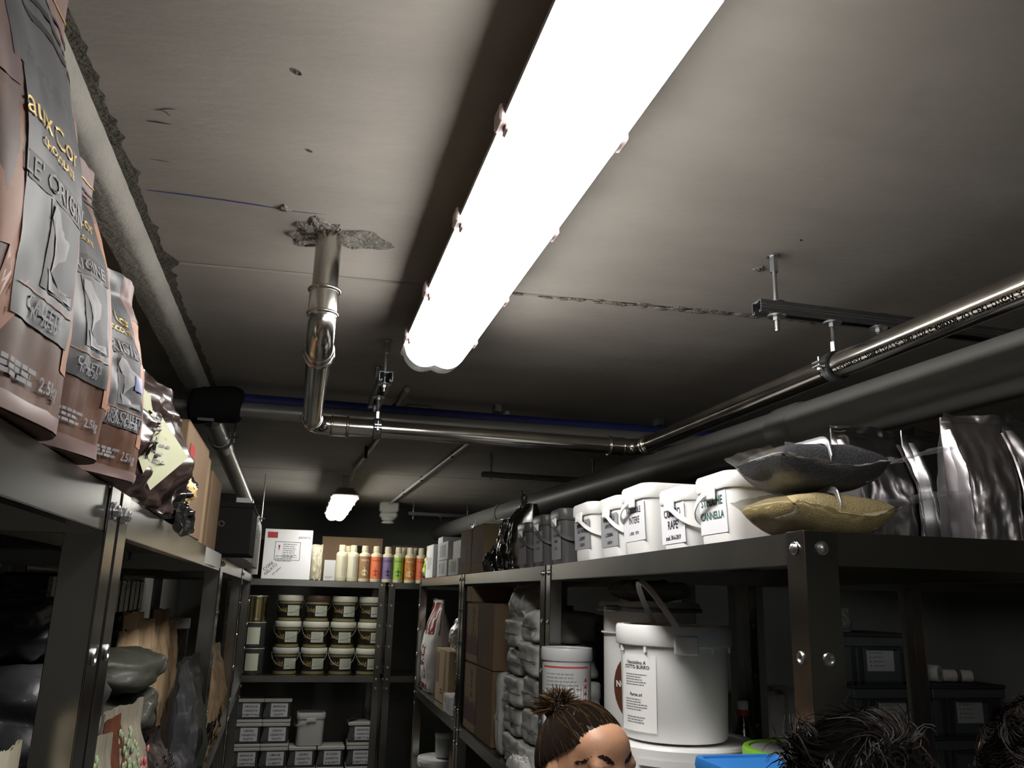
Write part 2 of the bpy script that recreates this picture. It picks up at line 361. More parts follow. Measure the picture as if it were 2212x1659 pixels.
stroke('chalk_smear', [(628,455),(660,459),(705,463)], .0022, 'chalk_blue')
stroke('pencil_mark', [(317,260),(340,263),(370,268)], .0035, 'pencil'); stroke('pencil_mark', [(336,237),(358,234),(379,235)], .0028, 'pencil')
stroke('pencil_mark', [(345,236),(358,241),(368,250)], .0022, 'pencil'); stroke('pencil_mark', [(326,343),(348,346),(370,350)], .002, 'pencil')
for px,py,a,b in ((640,155,16,7),(668,325,12,5),(1730,518,8,3)):
    p = aZ(px,py,.74); s = .0006
    part('stain', MB().lathe([(.001,0),(1,0)], 18, Matrix.Translation((p.x,p.y,ZC-.0007))@Matrix.Rotation(.7,4,'Z')@Matrix.Diagonal((a*s,b*s*1.3,1,1)), cap=False), 'mortar', ceil, smooth=None)
# plastered rib along the left side with a ragged mortar bead
rib = MB()
def ribp(u, v):
    y = -2.5+6.1*v; w = .004*fbm(y*9,1.3,0)
    prof = [(-.372,ZC+.002),(-.378,ZC-.022),(-.388,ZC-.040),(-.402,ZC-.043),(-.425,ZC-.044),(-.446+w,ZC-.044),(-.45,ZC+.002)]
    k = min(5, int(u*6)); f = u*6-k; a, b = prof[k], prof[k+1]
    return (a[0]+(b[0]-a[0])*f+.0015*fbm(y*30,u*9,4), y, a[1]+(b[1]-a[1])*f)
rib.grid(ribp, 6, 160)
struct('trim_1', rib, 'concrete_rib', smooth=60)
bead = MB(); L = []; Rr = []
for k in range(261):
    y = -1+4.6*k/260; s = random.Random(k)
    w = .014+.014*abs(fbm(y*7,3,1))+.012*max(0,fbm(y*40,7,2))
    if abs(y-1.95) < .06: w += .03*(1-abs(y-1.95)/.06)
    L.append((-.374,y,ZC-.004)); Rr.append((-.372+w,y,ZC-.0006))
bead.add([p for q in zip(L,Rr) for p in q], [(2*i,2*i+1,2*i+3,2*i+2) for i in range(260)])
struct('trim_2', bead, 'mortar', smooth=60)
struct('wall_left', MB().box(X0-.12,X0,Y0,Y1,0,ZC), 'wall_dark', smooth=None)
struct('wall_right', MB().box(X1,X1+.12,Y0,Y1,0,ZC), 'wall_grey', smooth=None)
struct('wall_far', MB().box(X0-.12,X1+.12,Y1,Y1+.12,0,ZC), 'wall_dark', smooth=None)
struct('wall_near', MB().box(X0-.12,X1+.12,Y0-.12,Y0,0,ZC), 'wall_grey', smooth=None)
struct('wall_side', MB().box(1.75,X1,4.45,4.57,0,ZC), 'wall_grey', smooth=None)
# ------------------------------------------------------------------ fluorescent fittings
def lamp(name, label, x, ya, length, z0, m, clips, hw=.084):
    t = thing(name, label, 'ceiling light', (x, ya, ZC-.002))
    zb = z0+CZ-(ZC-.002)                      # bottom of the diffuser, local
    zr = zb+.056*hw/.084
    def sec(s, dz=0): return [(-.052*s,zr+.046),(.052*s,zr+.046),(.062*s,zr+.032),(.070*s,zr+.012),(-.070*s,zr+.012),(-.062*s,zr+.032)]
    mb = MB(); mb.loops([[(a*k,y,b) for a,b in sec(1)] for y,k in ((.03,.8),(.05,1),(length-.05,1),(length-.03,.8))])
    part('housing', mb, 'lamp_housing', t, bev=.003)
    def outl(w, l0, l1, z, c=.045): 
        P = []
        for (cx,cy,a0) in ((w-c,l0+c,-pi/2),(w-c,l1-c,0),(-w+c,l1-c,pi/2),(-w+c,l0+c,pi)):
            for k in range(6): a=a0+pi/2*k/5; P.append((cx+c*cos(a),cy+c*sin(a),z))
        return P
    part('rim', MB().loops([outl(hw*1.035,0,length,zr),outl(hw*1.045,-.001,length+.001,zr+.005),outl(hw*1.03,0,length,zr+.010)]), 'lamp_housing', t)
    # lit prismatic cover with a double-lobed section, and its clear unlit ends
    def lob(u): return .010*(cos(u*pi*1.5*2)*.0+ (1-min(1,abs(abs(u)-.5)*2)**2))
    def cover(y, k, sc=1):
        P = []
        for i in range(25):
            u = -1+2*i/24; e = (1-abs(u)**3.4)
            P.append((u*hw*1.0*k, y, zr-.0005-(zr-zb-.010)*e**.5*sc*k - lob(u)*e*sc))
        return P+[(P[-1][0]*.98,y,zr+.004),(P[0][0]*.98,y,zr+.004)]
    part('diffuser', MB().loops([cover(y,1) for y in (.105,.11,length*.5,length-.125,length-.12)]), m, t, smooth=60)
    for a, b in ((.106,.008),(length-.121,length-.008)):
        d = b-a; part('clear_end', MB().loops([cover(a+d*q,k,k) for q,k in ((0,1.0),(.35,.99),(.65,.95),(.85,.86),(1,.72))]), 'film_lamp', t, smooth=60)
    for y in clips:
        for s in (-1,1):
            c = MB(); c.box(s*hw*1.06-.006,s*hw*1.06+.008,y-.02,y+.02,zr-.010,zr+.018, c=.003); c.box(s*(hw-.006)-.006,s*(hw-.006)+.006,y-.013,y+.013,zr-.020,zr-.004,c=.003)
            part('clip', c, 'clip', t)
    for y in (length*.22, length*.78): part('bracket', MB().box(-.02,.02,y-.03,y+.03,zr+.044,0), 'zinc', t)
    return t
YA = .575
lamp('fluorescent_light', 'long bright fluorescent light fitting overhead, nearest the camera', .312, YA, 1.68, .590, 'lamp_near',
     [y-YA for y in (.67, 1.01, 1.34, 1.71, 2.05)])
lamp('fluorescent_light', 'small far fluorescent light fitting glowing near the end wall', .254, 5.18, 1.50, .530, 'lamp_far', [.2,.55,.9,1.3], hw=.078)
lamp('fluorescent_light', 'fluorescent light fitting on the ceiling behind the viewer', .312, -2.05, 1.6, .590, 'lamp_near', [.2,.6,1.0,1.4])  # added out of view as fill light, in line with the two visible fittings
# ------------------------------------------------------------------ pipes
def arc(c, a, b, n=7):
    """quarter bend at corner c from direction -a to direction b, radius folded into a, b lengths"""
    c, a, b = Vector(c), Vector(a), Vector(b); o = c-a+b; return [o + a*sin(pi/2*k/n)*1.0 - b*cos(pi/2*k/n) for k in range(n+1)]
def collar(t, p, d, R, name='press_ring'):
    q = Vector(d).to_track_quat('Z','Y').to_matrix().to_4x4()
    mb = MB(); M = Matrix.Translation(p)@q; mb.ring(R*1.06, R*.17, 32, 10, M); part(name, mb, 'inox_pipe', t)
def sleeve(t, p0, p1, R, name='press_fitting'): part(name, MB().tube([p0,p1], R, 28), 'inox_pipe', t)
ZP = CZ+.50; R = .027; YX = 2.585; XR = 1.088
t = thing('steel_pipe', 'polished stainless steel pipe run dropping from the ceiling and turning round the aisle', 'pipe', (0,0,0))
rb = .05
path = [(PX,PY,ZC+.05),(PX,PY,ZP+rb)]
part('pipe', MB().tube([(PX,PY,ZC+.03),(PX,PY,ZP+.075)], R, 28), 'inox_pipe', t)
E1 = arc((PX,PY,ZP),(0,0,-rb),(0,rb,0))
part('elbow', MB().tube([(PX,PY,ZP+.085)]+E1+[(PX,PY+.075,ZP)], R*1.06, 28), 'inox_pipe', t)
sleeve(t,(PX,PY,ZP+.052),(PX,PY,ZP+.108),R*1.13); collar(t,(PX,PY,ZP+.112),(0,0,1),R*1.05); collar(t,(PX,PY,ZP+.06),(0,0,1),R*1.0)
sleeve(t,(PX,PY+.055,ZP),(PX,PY+.095,ZP),R*1.10); collar(t,(PX,PY+.095,ZP),(0,1,0),R*1.04); collar(t,(PX,PY+.058,ZP),(0,1,0),R*.98)
part('pipe', MB().tube([(PX,PY+.06,ZP),(PX,YX-.06,ZP)], R, 28), 'inox_pipe', t)
E2 = arc((PX,YX,ZP),(0,rb,0),(rb,0,0))
part('elbow', MB().tube([(PX,YX-.08,ZP)]+E2+[(PX+.08,YX,ZP)], R*1.06, 28), 'inox_pipe', t)
collar(t,(PX,YX-.085,ZP),(0,1,0),R*1.03); sleeve(t,(PX+.058,YX,ZP),(PX+.105,YX,ZP),R*1.13); collar(t,(PX+.108,YX,ZP),(1,0,0),R*1.04); collar(t,(PX+.06,YX,ZP),(1,0,0),R*.98)
part('pipe', MB().tube([(PX+.06,YX,ZP),(XR-.06,YX,ZP)], R, 28), 'inox_pipe', t)
E3 = arc((XR,YX,ZP),(rb,0,0),(0,-rb,0))
part('elbow', MB().tube([(XR-.08,YX,ZP)]+E3+[(XR,YX-.08,ZP)], R*1.06, 28), 'inox_pipe', t)
sleeve(t,(XR-.058,YX,ZP),(XR-.105,YX,ZP),R*1.13); collar(t,(XR-.108,YX,ZP),(1,0,0),R*1.04); collar(t,(XR-.06,YX,ZP),(1,0,0),R*.98); collar(t,(XR,YX-.085,ZP),(0,1,0),R*1.04); collar(t,(XR,YX-.06,ZP),(0,1,0),R*.98)
lp = part('pipe', MB().tube([(XR,YX-.06,ZP),(XR,-2.55,ZP)], R, 32), 'inox_pipe', t)
# line of stamped lettering along the pipe, read from the other side
def pf(x, y):
    a = radians(214)+y/R; return Vector((XR+(R+.0004)*cos(a), 1.15-x, ZP+(R+.0004)*sin(a)))
lettering(lp, [('EN 10312 HAPPRHAS 12098/0 DNV P-12085 VDS G-4080008 ISO CERT DVGW ATG KIWA 54X1,5 316L EN 10312', 0, 0, .0155, .02)], 'pipe_ink', pf)
# big drain pipe along the right side
t = thing('drain_pipe', 'fat dark grey plastic drain pipe under the ceiling on the right', 'pipe', (0,0,0))
D0, D1 = Vector((1.452,-2.55,CZ+.435)), Vector((1.235,7.7,CZ+.555))
part('pipe', MB().tube([D0,D1], .066, 36), 'pvc_grey', t)
dd = (D1-D0).normalized()
for y in (2.02, 5.3):
    c = D0+(D1-D0)*((y-D0.y)/(D1.y-D0.y)); part('socket', MB().tube([c,c+dd*.004,c+dd*.10,c+dd*.112],[.066,.0715,.0715,.066],36), 'pvc_grey', t)
# blue pipe and grey pipe across the aisle, foam elbow, sloping pipe on the left
t = thing('blue_pipe', 'dark blue pipe crossing just under the ceiling', 'pipe', (0,0,0))
part('pipe', MB().tube([(-.30,3.16,CZ+.684),(2.2,3.16,CZ+.686)], .0235, 20), 'blue_pipe', t)
for x in (.02,.72,1.42): part('saddle', MB().box(x-.012,x+.012,3.13,3.19,CZ+.712,CZ+.741), 'zinc_dark', t)
t = thing('grey_pipe', 'pale grey pipe running beside the blue pipe across the ceiling', 'pipe', (0,0,0))
part('pipe', MB().tube([(-.28,3.10,CZ+.634),(2.2,3.10,CZ+.645)], .0285, 24), 'pvc_pipe', t)
part('pipe_stub', MB().tube([(-.94,3.14,CZ+.640),(-.40,3.12,CZ+.640)], .021, 20), 'pvc_pipe', t)
FX = -.345
t = thing('foam_elbow', 'lumpy black foam insulation wrapped round a pipe elbow', 'insulation', (0,0,0))
mb = MB()
def foam(u, v):
    a = 2*pi*u; x = -.43+.19*v; e = max(.0,1-abs(v*2-1)**7); rr = .074*(.72+.28*e)+.004*fbm(cos(a)*1.5+v*4,sin(a)*1.5,2)
    if v in (0,1): rr = .035
    return (x, 3.12+rr*cos(a)*.95, CZ+.655+rr*sin(a)*.92-.018*(1-v)**2)
mb.grid(foam, 32, 24); part('insulation', mb, 'foam_black', t, smooth=70)
part('tape_tail', MB().box(-.385,-.33,3.045,3.047,CZ+.574,CZ+.584), 'zinc_dark', t)
t = thing('sloping_pipe', 'grey pipe sloping along the left wall from the black foam elbow to the end', 'pipe', (0,0,0))
Q0, Q1 = Vector((FX,3.12,CZ+.60)), Vector((-.298,6.05,CZ+.425))
qd = (Q1-Q0).normalized()
part('pipe', MB().tube([Q0,Q0+qd*.0,Q1,Q1+Vector((0,.05,-.02)),Q1+Vector((0,.08,-.07)),Q1+Vector((0,.085,-.32))], .037, 28), 'pvc_pipe', t)
for k in (.12,.62): c = Q0+(Q1-Q0)*k; part('socket', MB().tube([c,c+qd*.005,c+qd*.11,c+qd*.118],[.037,.0415,.0415,.037],28), 'pvc_pipe', t)
for k in (.10,.86):
    c = Q0+(Q1-Q0)*k
    h = thing('pipe_hanger', 'bolt and rod holding the sloping grey pipe %s' % ('beside the foam elbow' if k < .5 else 'near the far white box'), 'hanger', (c.x,c.y,c.z))
    part('rod', MB().tube([(.055,0,-.02),(.055,0,ZC-c.z)], .004, 10), 'zinc', h); part('clamp', MB().ring(.041,.003,28,6,Matrix.Rotation(pi/2,4,'X')), 'zinc', h)
    part('bolt', MB().tube([(.04,0,0),(.075,0,0)],.006,6), 'zinc', h)
# conduits and boxes on the ceiling
zc = ZC-.016
def conduit(label, P, clips):
    t = thing('conduit', label, 'conduit', (0,0,0)); part('tube', MB().tube(P,.0105,14), 'conduit', t)
    for k in clips:
        c = Vector(P[0])+(Vector(P[-1])-Vector(P[0]))*k; part('saddle_clip', MB().box(c.x-.008,c.x+.008,c.y-.011,c.y+.011,c.z-.013,ZC), 'rubber', t)
conduit('thin grey conduit running to the far fluorescent light', [(.335,2.95,zc),(.33,3.98,zc),(.285,5.10,zc),(.272,5.16,zc-.055)], (.15,.62,))
conduit('thin grey conduit running to the white alarm sounder', [(.775,3.2,zc),(.76,3.98,zc),(.70,6.93,zc)], (.3,.57,.78))
t = thing('junction_box', 'small grey junction box on the ceiling behind the blue pipe', 'junction box', (.42,3.30,ZC))
part('box', MB().box(-.05,.05,-.05,.05,-.045,0,c=.006), 'conduit', t); part('lid', MB().box(-.046,.046,-.046,.046,-.052,-.045,c=.002), 'conduit', t)
t = thing('alarm_sounder', 'white alarm sounder box hanging under the far ceiling', 'alarm', (.70,6.98,ZC))
part('back_box', MB().box(-.078,.078,-.06,.06,-.085,0,c=.012), 'white_abs', t)
part('body', MB().box(-.072,.072,-.056,.056,-.135,-.085,c=.014), 'white_abs', t)
part('sounder', MB().lathe([(.058,-.135),(.058,-.147),(.05,-.15),(.05,-.165),(.056,-.167),(.054,-.178),(.02,-.184)],28), 'white_abs', t)
mb = MB()
for k in range(22):
    a = 2*pi*k/22; mb.box(-.002,.002,.0495,.0515,-.164,-.151, Matrix.Rotation(a,4,'Z'))
part('grille_slots', mb, 'hole', t)
# ------------------------------------------------------------------ strut hangers
def hexn(mb, c, r, h): mb.lathe([(r,c[2]),(r,c[2]+h)],6,Matrix.Translation((c[0],c[1],0)))
def rail(t, L, axis, w=.036, h=.027, m='zinc_dark'):
    """slotted C channel, open side down, along local x or y, with its top face at z=0"""
    T = .0022; prof = [(-w/2,-h),(-w/2,0),(w/2,0),(w/2,-h),(w/2-.009,-h),(w/2-.009,-h+.006),(w/2-.0068,-h+.006),(w/2-.0068,-h+T),(w/2-T,-h+T),(w/2-T,-T),(.008,-T),(.006,-.005),(-.006,-.005),(-.008,-T),(-w/2+T,-T),(-w/2+T,-h+T),(-w/2+.0068,-h+T),(-w/2+.0068,-h+.006),(-w/2+.009,-h+.006),(-w/2+.009,-h)]
    rg = []
    for s in (0,L): rg.append([((s,-a,b) if axis=='x' else (a,s,b)) for a,b in prof])
    o = part('channel', MB().loops(rg), m, t, smooth=None)
    mb = MB()
    for q in (-.4,-.62):
        for s in (-1,1):
            if axis == 'x': mb.box(0,L,s*(w/2)-.0006,s*(w/2)+.0006,h*q-.0012,h*q+.0012)
            else: mb.box(s*(w/2)-.0006,s*(w/2)+.0006,0,L,h*q-.0012,h*q+.0012)
    part('groove_rib', mb, 'zinc', t, smooth=None); return o
def rod_set(t, x, y, up, down, washer=True, sleeve=False):
    """threaded rod through the rail: up to the ceiling, or down to a clamp"""
    mb = MB(); n = 60
    zs = [(-down)+(up+down)*k/n for k in range(n+1)]
    mb.tube([(x,y,z) for z in zs],[.0046+(.0006 if k%2 else 0) for k in range(n+1)],12); part('threaded_rod', mb, 'zinc', t)
    if washer: part('washer', MB().lathe([(.0025,-.0305),(.019,-.0305),(.0205,-.0290),(.0205,-.0275),(.0025,-.0275)],28,Matrix.Translation((x,y,0))), 'zinc', t)
    nb = MB(); hexn(nb,(x,y,-.0385),.0085,.008); part('nut', nb, 'zinc', t)
    if up > .02:
        nb = MB(); hexn(nb,(x,y,up-.040),.0095,.036); part('coupling_nut', nb, 'zinc', t); part('washer', MB().lathe([(.014,up-.004),(.014,up-.001)],20,Matrix.Translation((x,y,0))), 'zinc', t)
        part('washer', MB().lathe([(.019,.001),(.019,.003)],24,Matrix.Translation((x,y,0))), 'zinc', t)
def clamp(t, c, R, ax, top):
    """rubber lined split pipe clamp round a pipe along ax, hung from z=top"""
    M = Matrix.Translation(c)@(Matrix.Rotation(pi/2,4,'X') if ax=='y' else Matrix.Rotation(pi/2,4,'Y'))
    part('rubber_lining', MB().lathe([(R+.0005,-.013),(R+.004,-.013),(R+.004,.013),(R+.0005,.013)],32,M,cap=False), 'rubber', t)
    part('clamp_band', MB().lathe([(R+.004,-.010),(R+.006,-.010),(R+.006,.010),(R+.004,.010)],32,M,cap=False), 'zinc_dark', t)
    for s in (-1,1):
        d = Vector((s,0,0)) if ax == 'y' else Vector((0,s,0)); e = Vector(c)+d*(R+.013)
        mb = MB()
        for dz in (.003,-.006): 
            if ax=='y': mb.box(e.x-.011,e.x+.011,e.y-.010,e.y+.010,e.z+dz,e.z+dz+.0025)
            else: mb.box(e.x-.010,e.x+.010,e.y-.011,e.y+.011,e.z+dz,e.z+dz+.0025)
        part('flange', mb, 'zinc', t); part('screw', MB().tube([e+Vector((0,0,-.012)),e+Vector((0,0,.018))],.003,10), 'zinc', t); nb=MB(); hexn(nb,(e.x,e.y,e.z-.0115),.0055,.005); part('nut', nb,'zinc',t)
    nb = MB(); hexn(nb,(c[0],c[1],c[2]+R+.006),.0085,.022); part('hanger_nut', nb, 'zinc', t)
ZR = CZ+.628
t = thing('strut_hanger', 'grey steel channel hanger with big washers holding the steel pipe on the right', 'hanger', (.905,1.50,ZR))
rail(t, .98, 'x'); up = ZC-ZR
rod_set(t, .047, 0, up, .062); rod_set(t, .30, 0, 0, .05)
rod_set(t, XR-.905, 0, 0.0, ZR-ZP-R-.02, True); clamp(t, (XR-.905,0,ZP-ZR), R, 'y', 0); rod_set(t,.93,0,up,.05)
t = thing('strut_hanger', 'steel channel hanger seen end on, clamped to the cross pipe beside the light', 'hanger', (.205,2.37,CZ+.632))
rail(t, .40, 'y', .040, .028); rod_set(t, 0, .045, ZC-CZ-.632, .05); rod_set(t, 0, .36, ZC-CZ-.632, .045); rod_set(t, 0, YX-2.37, 0, .632-.50-R-.02); clamp(t,(0,YX-2.37,ZP-CZ-.632), R, 'x', 0)
t = thing('strut_hanger', 'dark steel channel hanger in the shade above the foil bags', 'hanger', (.90,4.25,CZ+.635)); rail(t,.75,'x'); rod_set(t,.05,0,.105,.05); rod_set(t,.62,0,.105,.05)
t = thing('strut_hanger', 'small channel hanger lit by the far light, near the alarm sounder', 'hanger', (.86,6.95,CZ+.665)); rail(t,.55,'x'); rod_set(t,.04,0,.075,.06); rod_set(t,.27,0,.0,.06); rod_set(t,.5,0,.075,.042)
# ------------------------------------------------------------------ bolted stainless shelving
ZT = CZ+.10; ZM = CZ-.58; LIP = .046; PWD = .050; TH = .0022
bolt_me = MB().lathe([(.0095,0),(.0095,.0012),(.0062,.0013),(.0062,.0045),(.0035,.0062)],14).mesh('bolt','zinc',40)
eye_me = MB().ring(.0068,.0022,18,6).lathe([(.001,-.0005),(.0066,-.0005)],14,cap=False).mesh('rivet','zinc',40)
hole_me = MB().lathe([(.0005,0),(.0048,0)],14,cap=False).mesh('bolt_hole','hole',None)
def unit(label, P0, P1, D, levels, posts='flr', detail=(1,1,0,0), lo=.95):
    """P0->P1 is the front edge, left to right seen from the aisle"""
    P0, P1 = Vector(P0), Vector(P1); L = (P1-P0).length; rz = atan2((P1-P0).y,(P1-P0).x)
    t = thing('steel_shelving', label, 'shelf unit', (P0.x,P0.y,0), rz); top = max(levels)
    for k, (cx, cy, sx, sy) in enumerate(((0,0,1,1),(L,0,-1,1),(0,D,1,-1),(L,D,-1,-1))):
        w = PWD; poly = [(0,0),(w,0),(w,TH),(TH,TH),(TH,w),(0,w)]
        if sx*sy < 0: poly = poly[::-1]
        pts = [(cx+sx*a, cy+sy*b) for a,b in poly]
        p = part('post', MB().prism(pts,0,top+.001), 'inox_post', t, smooth=None, bev=.0008, seg=1)
        if not detail[k]: continue
        zs = []
        for z in levels:
            if z > lo: zs.append((z-LIP/2, 1))
        z = top-.17
        while z > lo: 
            if all(abs(z-q) > .05 for q,_ in zs): zs.append((z,0))
            z -= .15
        for z, isb in zs:
            for face in (0,1):
                # front/back face (normal -sy*y) and side face (normal -sx*x)
                nrm = Vector((0,-sy,0)) if face == 0 else Vector((-sx,0,0))
                c = Vector((cx+sx*w*.52, cy, z)) if face == 0 else Vector((cx, cy+sy*w*.52, z))
                M = Matrix.Translation(c+nrm*.0008)@nrm.to_track_quat('Z','Y').to_matrix().to_4x4()
                put('bolt' if isb else 'rivet_ring', bolt_me if isb else eye_me, p, M=M)
    e = TH+.0006
    for z in levels:
        mb = MB(); mb.box(e,L-e,e,D-e,z-.0012,z)
        for (a,b,c,d) in ((e,L-e,e,e+.0015),(e,L-e,D-e-.0015,D-e),(e,e+.0015,e,D-e),(L-e-.0015,L-e,e,D-e)): mb.box(a,b,c,d,z-LIP,z-.0011)
        mb.box(e,L-e,e,e+.014,z-LIP,z-LIP+.0015); mb.box(e,L-e,D-e-.014,D-e,z-LIP,z-LIP+.0015)
        s = part('shelf', mb, 'inox', t, smooth=None)
        st = MB(); 
        for q in (.5,): st.box(e+.02,L-e-.02,D*q-.03,D*q+.03,z-.022,z-.0012)
        part('stiffener', st, 'inox', s, smooth=None)
    return t
lv = [ZT, ZM, .46]
def R_(y, dx=0): return (rx(y)+dx, y)
unit('steel shelving at right front with white buckets and flat bags on top', R_(2.575), R_(1.03), .66, lv, detail=(1,1,1,1), lo=1.2)
dxx = .682
unit('second steel shelving behind the front right one, holding silver bags', (R_(2.575)[0]+dxx,2.575-.04), (R_(1.03)[0]+dxx,1.03-.04), .60, lv, detail=(1,1,1,1), lo=1.2)
unit('steel shelving right of the aisle with grey paper packs on its lower shelf', (.783,4.07), (.768,2.603), .52, lv)
unit('steel shelving at the far right with white boxes on top', (.798,5.62), (.785,4.10), .52, lv)
YF = 6.6; ZF = CZ+.083
unit('steel shelving across the end wall stacked with dark pails', (-.48,YF), (.672,YF), .55, [ZF, CZ-.60, CZ-1.26], detail=(1,1,0,1))
unit('corner steel shelving beyond the white boxes, at the end wall', (.70,YF), (1.55,YF), .55, [ZF, CZ-.60], detail=(1,0,0,0))
def L_(y): return (lx(y), y)
unit('nearest steel shelving on the left carrying the brown chocolate bags', L_(-.70), L_(.985), .60, lv, detail=(0,1,0,0))
unit('left steel shelving between the chocolate bags and the black carton', L_(1.0), L_(2.80), .60, lv, detail=(1,1,0,0))
unit('left steel shelving in the middle with stacks of thin white boxes', L_(2.815), L_(4.45), .60, lv, detail=(1,1,0,0))
unit('farthest steel shelving on the left next to the end wall', L_(4.465), L_(5.95), .60, lv, detail=(1,1,0,0))
ZT += .0015; ZM += .0015; ZF += .0015          # goods rest a hair above the sheet
# ------------------------------------------------------------------ builders for the goods
def rrect(w, d, r, z, n=5):
    P = []
    for cx, cy, a0 in ((w/2-r,-d/2+r,-pi/2),(w/2-r,d/2-r,0),(-w/2+r,d/2-r,pi/2),(-w/2+r,-d/2+r,pi)):
        for k in range(n+1): a=a0+pi/2*k/n; P.append((cx+r*cos(a),cy+r*sin(a),z))
    return P
def disk(mb, fn, cx, cy, rx_, ry_, n=28, K=6, f=lambda a: 1.0):
    vs = [fn(cx,cy)]; fs = [(0,1+i,1+(i+1)%n) for i in range(n)]
    for k in range(1,K+1): vs += [fn(cx+rx_*cos(2*pi*i/n)*f(2*pi*i/n)*k/K, cy+ry_*sin(2*pi*i/n)*f(2*pi*i/n)*k/K) for i in range(n)]
    for k in range(K-1): fs += [(1+k*n+i,1+k*n+n+i,1+k*n+n+(i+1)%n,1+k*n+(i+1)%n) for i in range(n)]
    return mb.add(vs,fs)
def strap(mb, pts, w, th, up=None):
    """flat band along pts, width across 'w' direction vector list"""
    n = len(pts); pts = [Vector(p) for p in pts]; vs=[]; fs=[]
    for i,p in enumerate(pts):
        T = (pts[min(n-1,i+1)]-pts[max(0,i-1)]).normalized(); wd_ = Vector(w).normalized() if up is None else up
        nn = T.cross(wd_).normalized(); hw = Vector(w)*.5
        vs += [p-hw-nn*th/2,p+hw-nn*th/2,p+hw+nn*th/2,p-hw+nn*th/2]
    for i in range(n-1):
        for k in range(4): j=(k+1)%4; fs.append((i*4+k,i*4+j,i*4+4+j,i*4+4+k))
    fs += [(3,2,1,0),tuple(range(4*n-4,4*n))]; mb.add(vs,fs)
def square_bucket(label, loc, rz, w, d, h, lines=None, ink='ink', lab=None, group=None, drop=.55, m='white_pp', side=-1, lids=True, name='square_bucket', lm='white_pp', pm='paper'):
    """local front is -y; the strap handle hangs across the front"""
    t = thing(name, label, 'bucket', loc, rz, group); hb = h*.86; r = min(w,d)*.16; tp = .93
    part('body', MB().loops([rrect(w*tp*.985,d*tp*.985,r,0),rrect(w*tp,d*tp,r,.006),rrect(w*.985,d*.985,r,hb-.012),rrect(w*.985,d*.985,r,hb)]), m, t, smooth=50)
    if lids:
        part('lid', MB().loops([rrect(w*1.03,d*1.03,r*1.1,hb-.012),rrect(w*1.05,d*1.05,r*1.1,hb-.008),rrect(w*1.05,d*1.05,r*1.1,h-.006),rrect(w*1.02,d*1.02,r*1.1,h),rrect(w*.92,d*.92,r,h),rrect(w*.90,d*.90,r,h-.006)]), m, t, smooth=35)
    for s in (-1,1):
        y_ = s*d*.535; part('handle_lug', MB().box(-w*.17,w*.17,y_-.003,y_+.003,hb-.030,hb-.004), lm if m != 'grey_pp' else m, t, bev=.003)
    hd = MB(); pts = []; sg = lambda v: (1 if v >= 0 else -1)*abs(v)**.55
    for k in range(25):
        a = pi*k/24; pts.append((side*(w*.57)*sg(sin(a)), -(d*.535+.008)*sg(cos(a)), hb-.018-drop*hb*abs(sin(a))**.8*.62))
    strap(hd, pts, (0,0,.011), .0022, Vector((0,0,1))); part('handle', hd, m, t, smooth=60)
    if lab:
        lw, l0, l1 = lab                       # width, bottom, top as fractions
        def fn(x, y, off=.0008):
            f = y/hb; yy = -(d*tp + (d*.985-d*tp)*f)/2-off; return Vector((x,yy,y))
        c = card(t, 'paper_label', pm, lambda x,y: fn(x,y), -w*lw/2, w*lw/2, hb*l0, hb*l1)
        if lines:
            cy = hb*(l0+l1)/2
            lettering(c, [(s,x*w,cy+y*hb,z*w*.66,b) for s,x,y,z,b in lines], ink, lambda x,y: fn(x,y,.0014))
    return t
def round_pail(label, loc, rz, r, h, mats=('white_pp','white_pp'), group=None, taper=.92, lid_h=.03, handle=None, name='round_pail', rim=1.045, n=44, cat='pail', lid=True):
    t = thing(name, label, cat, loc, rz, group)
    part('body', MB().lathe([(r*taper*.96,0),(r*taper,.006),(r*.99,h-lid_h),(r*.99,h-.004)],n), mats[0], t, smooth=40)
    if lid: part('lid', MB().lathe([(r*rim*.985,h-lid_h),(r*rim,h-lid_h+.003),(r*rim,h-.006),(r*rim*.975,h),(r*.93,h),(r*.91,h-.007)],n), mats[1], t, smooth=35)
    if handle is not None:
        a0, drop, wd2 = handle; hd = MB(); pts=[]
        for k in range(21):
            a = pi*k/20; q = Vector((-r*1.07*cos(a),0,0)); v = Vector((0,-sin(drop),cos(drop)))*(r*.98*sin(a)); pts.append(q+v+Vector((0,0,h-lid_h*.6)))
        strap(hd, pts, Vector((0,cos(drop),sin(drop)))*wd2, wd2*.22); o = part('handle', hd, mats[1], t, smooth=60); o.rotation_euler = (0,0,a0)
        lg = MB()
        for s in (-1,1): lg.box(s*r*1.06-.004,s*r*1.06+.004,-.016,.016,h-lid_h*.6-.02,h-lid_h*.6+.012)
        o = part('handle_lug', lg, mats[1], t, bev=.002); o.rotation_euler = (0,0,a0)
    return t
def cyl_fn(r, z0, a0=-pi/2, off=.0008): return lambda x, y: Vector(((r+off)*cos(a0+x/r), (r+off)*sin(a0+x/r), z0+y))
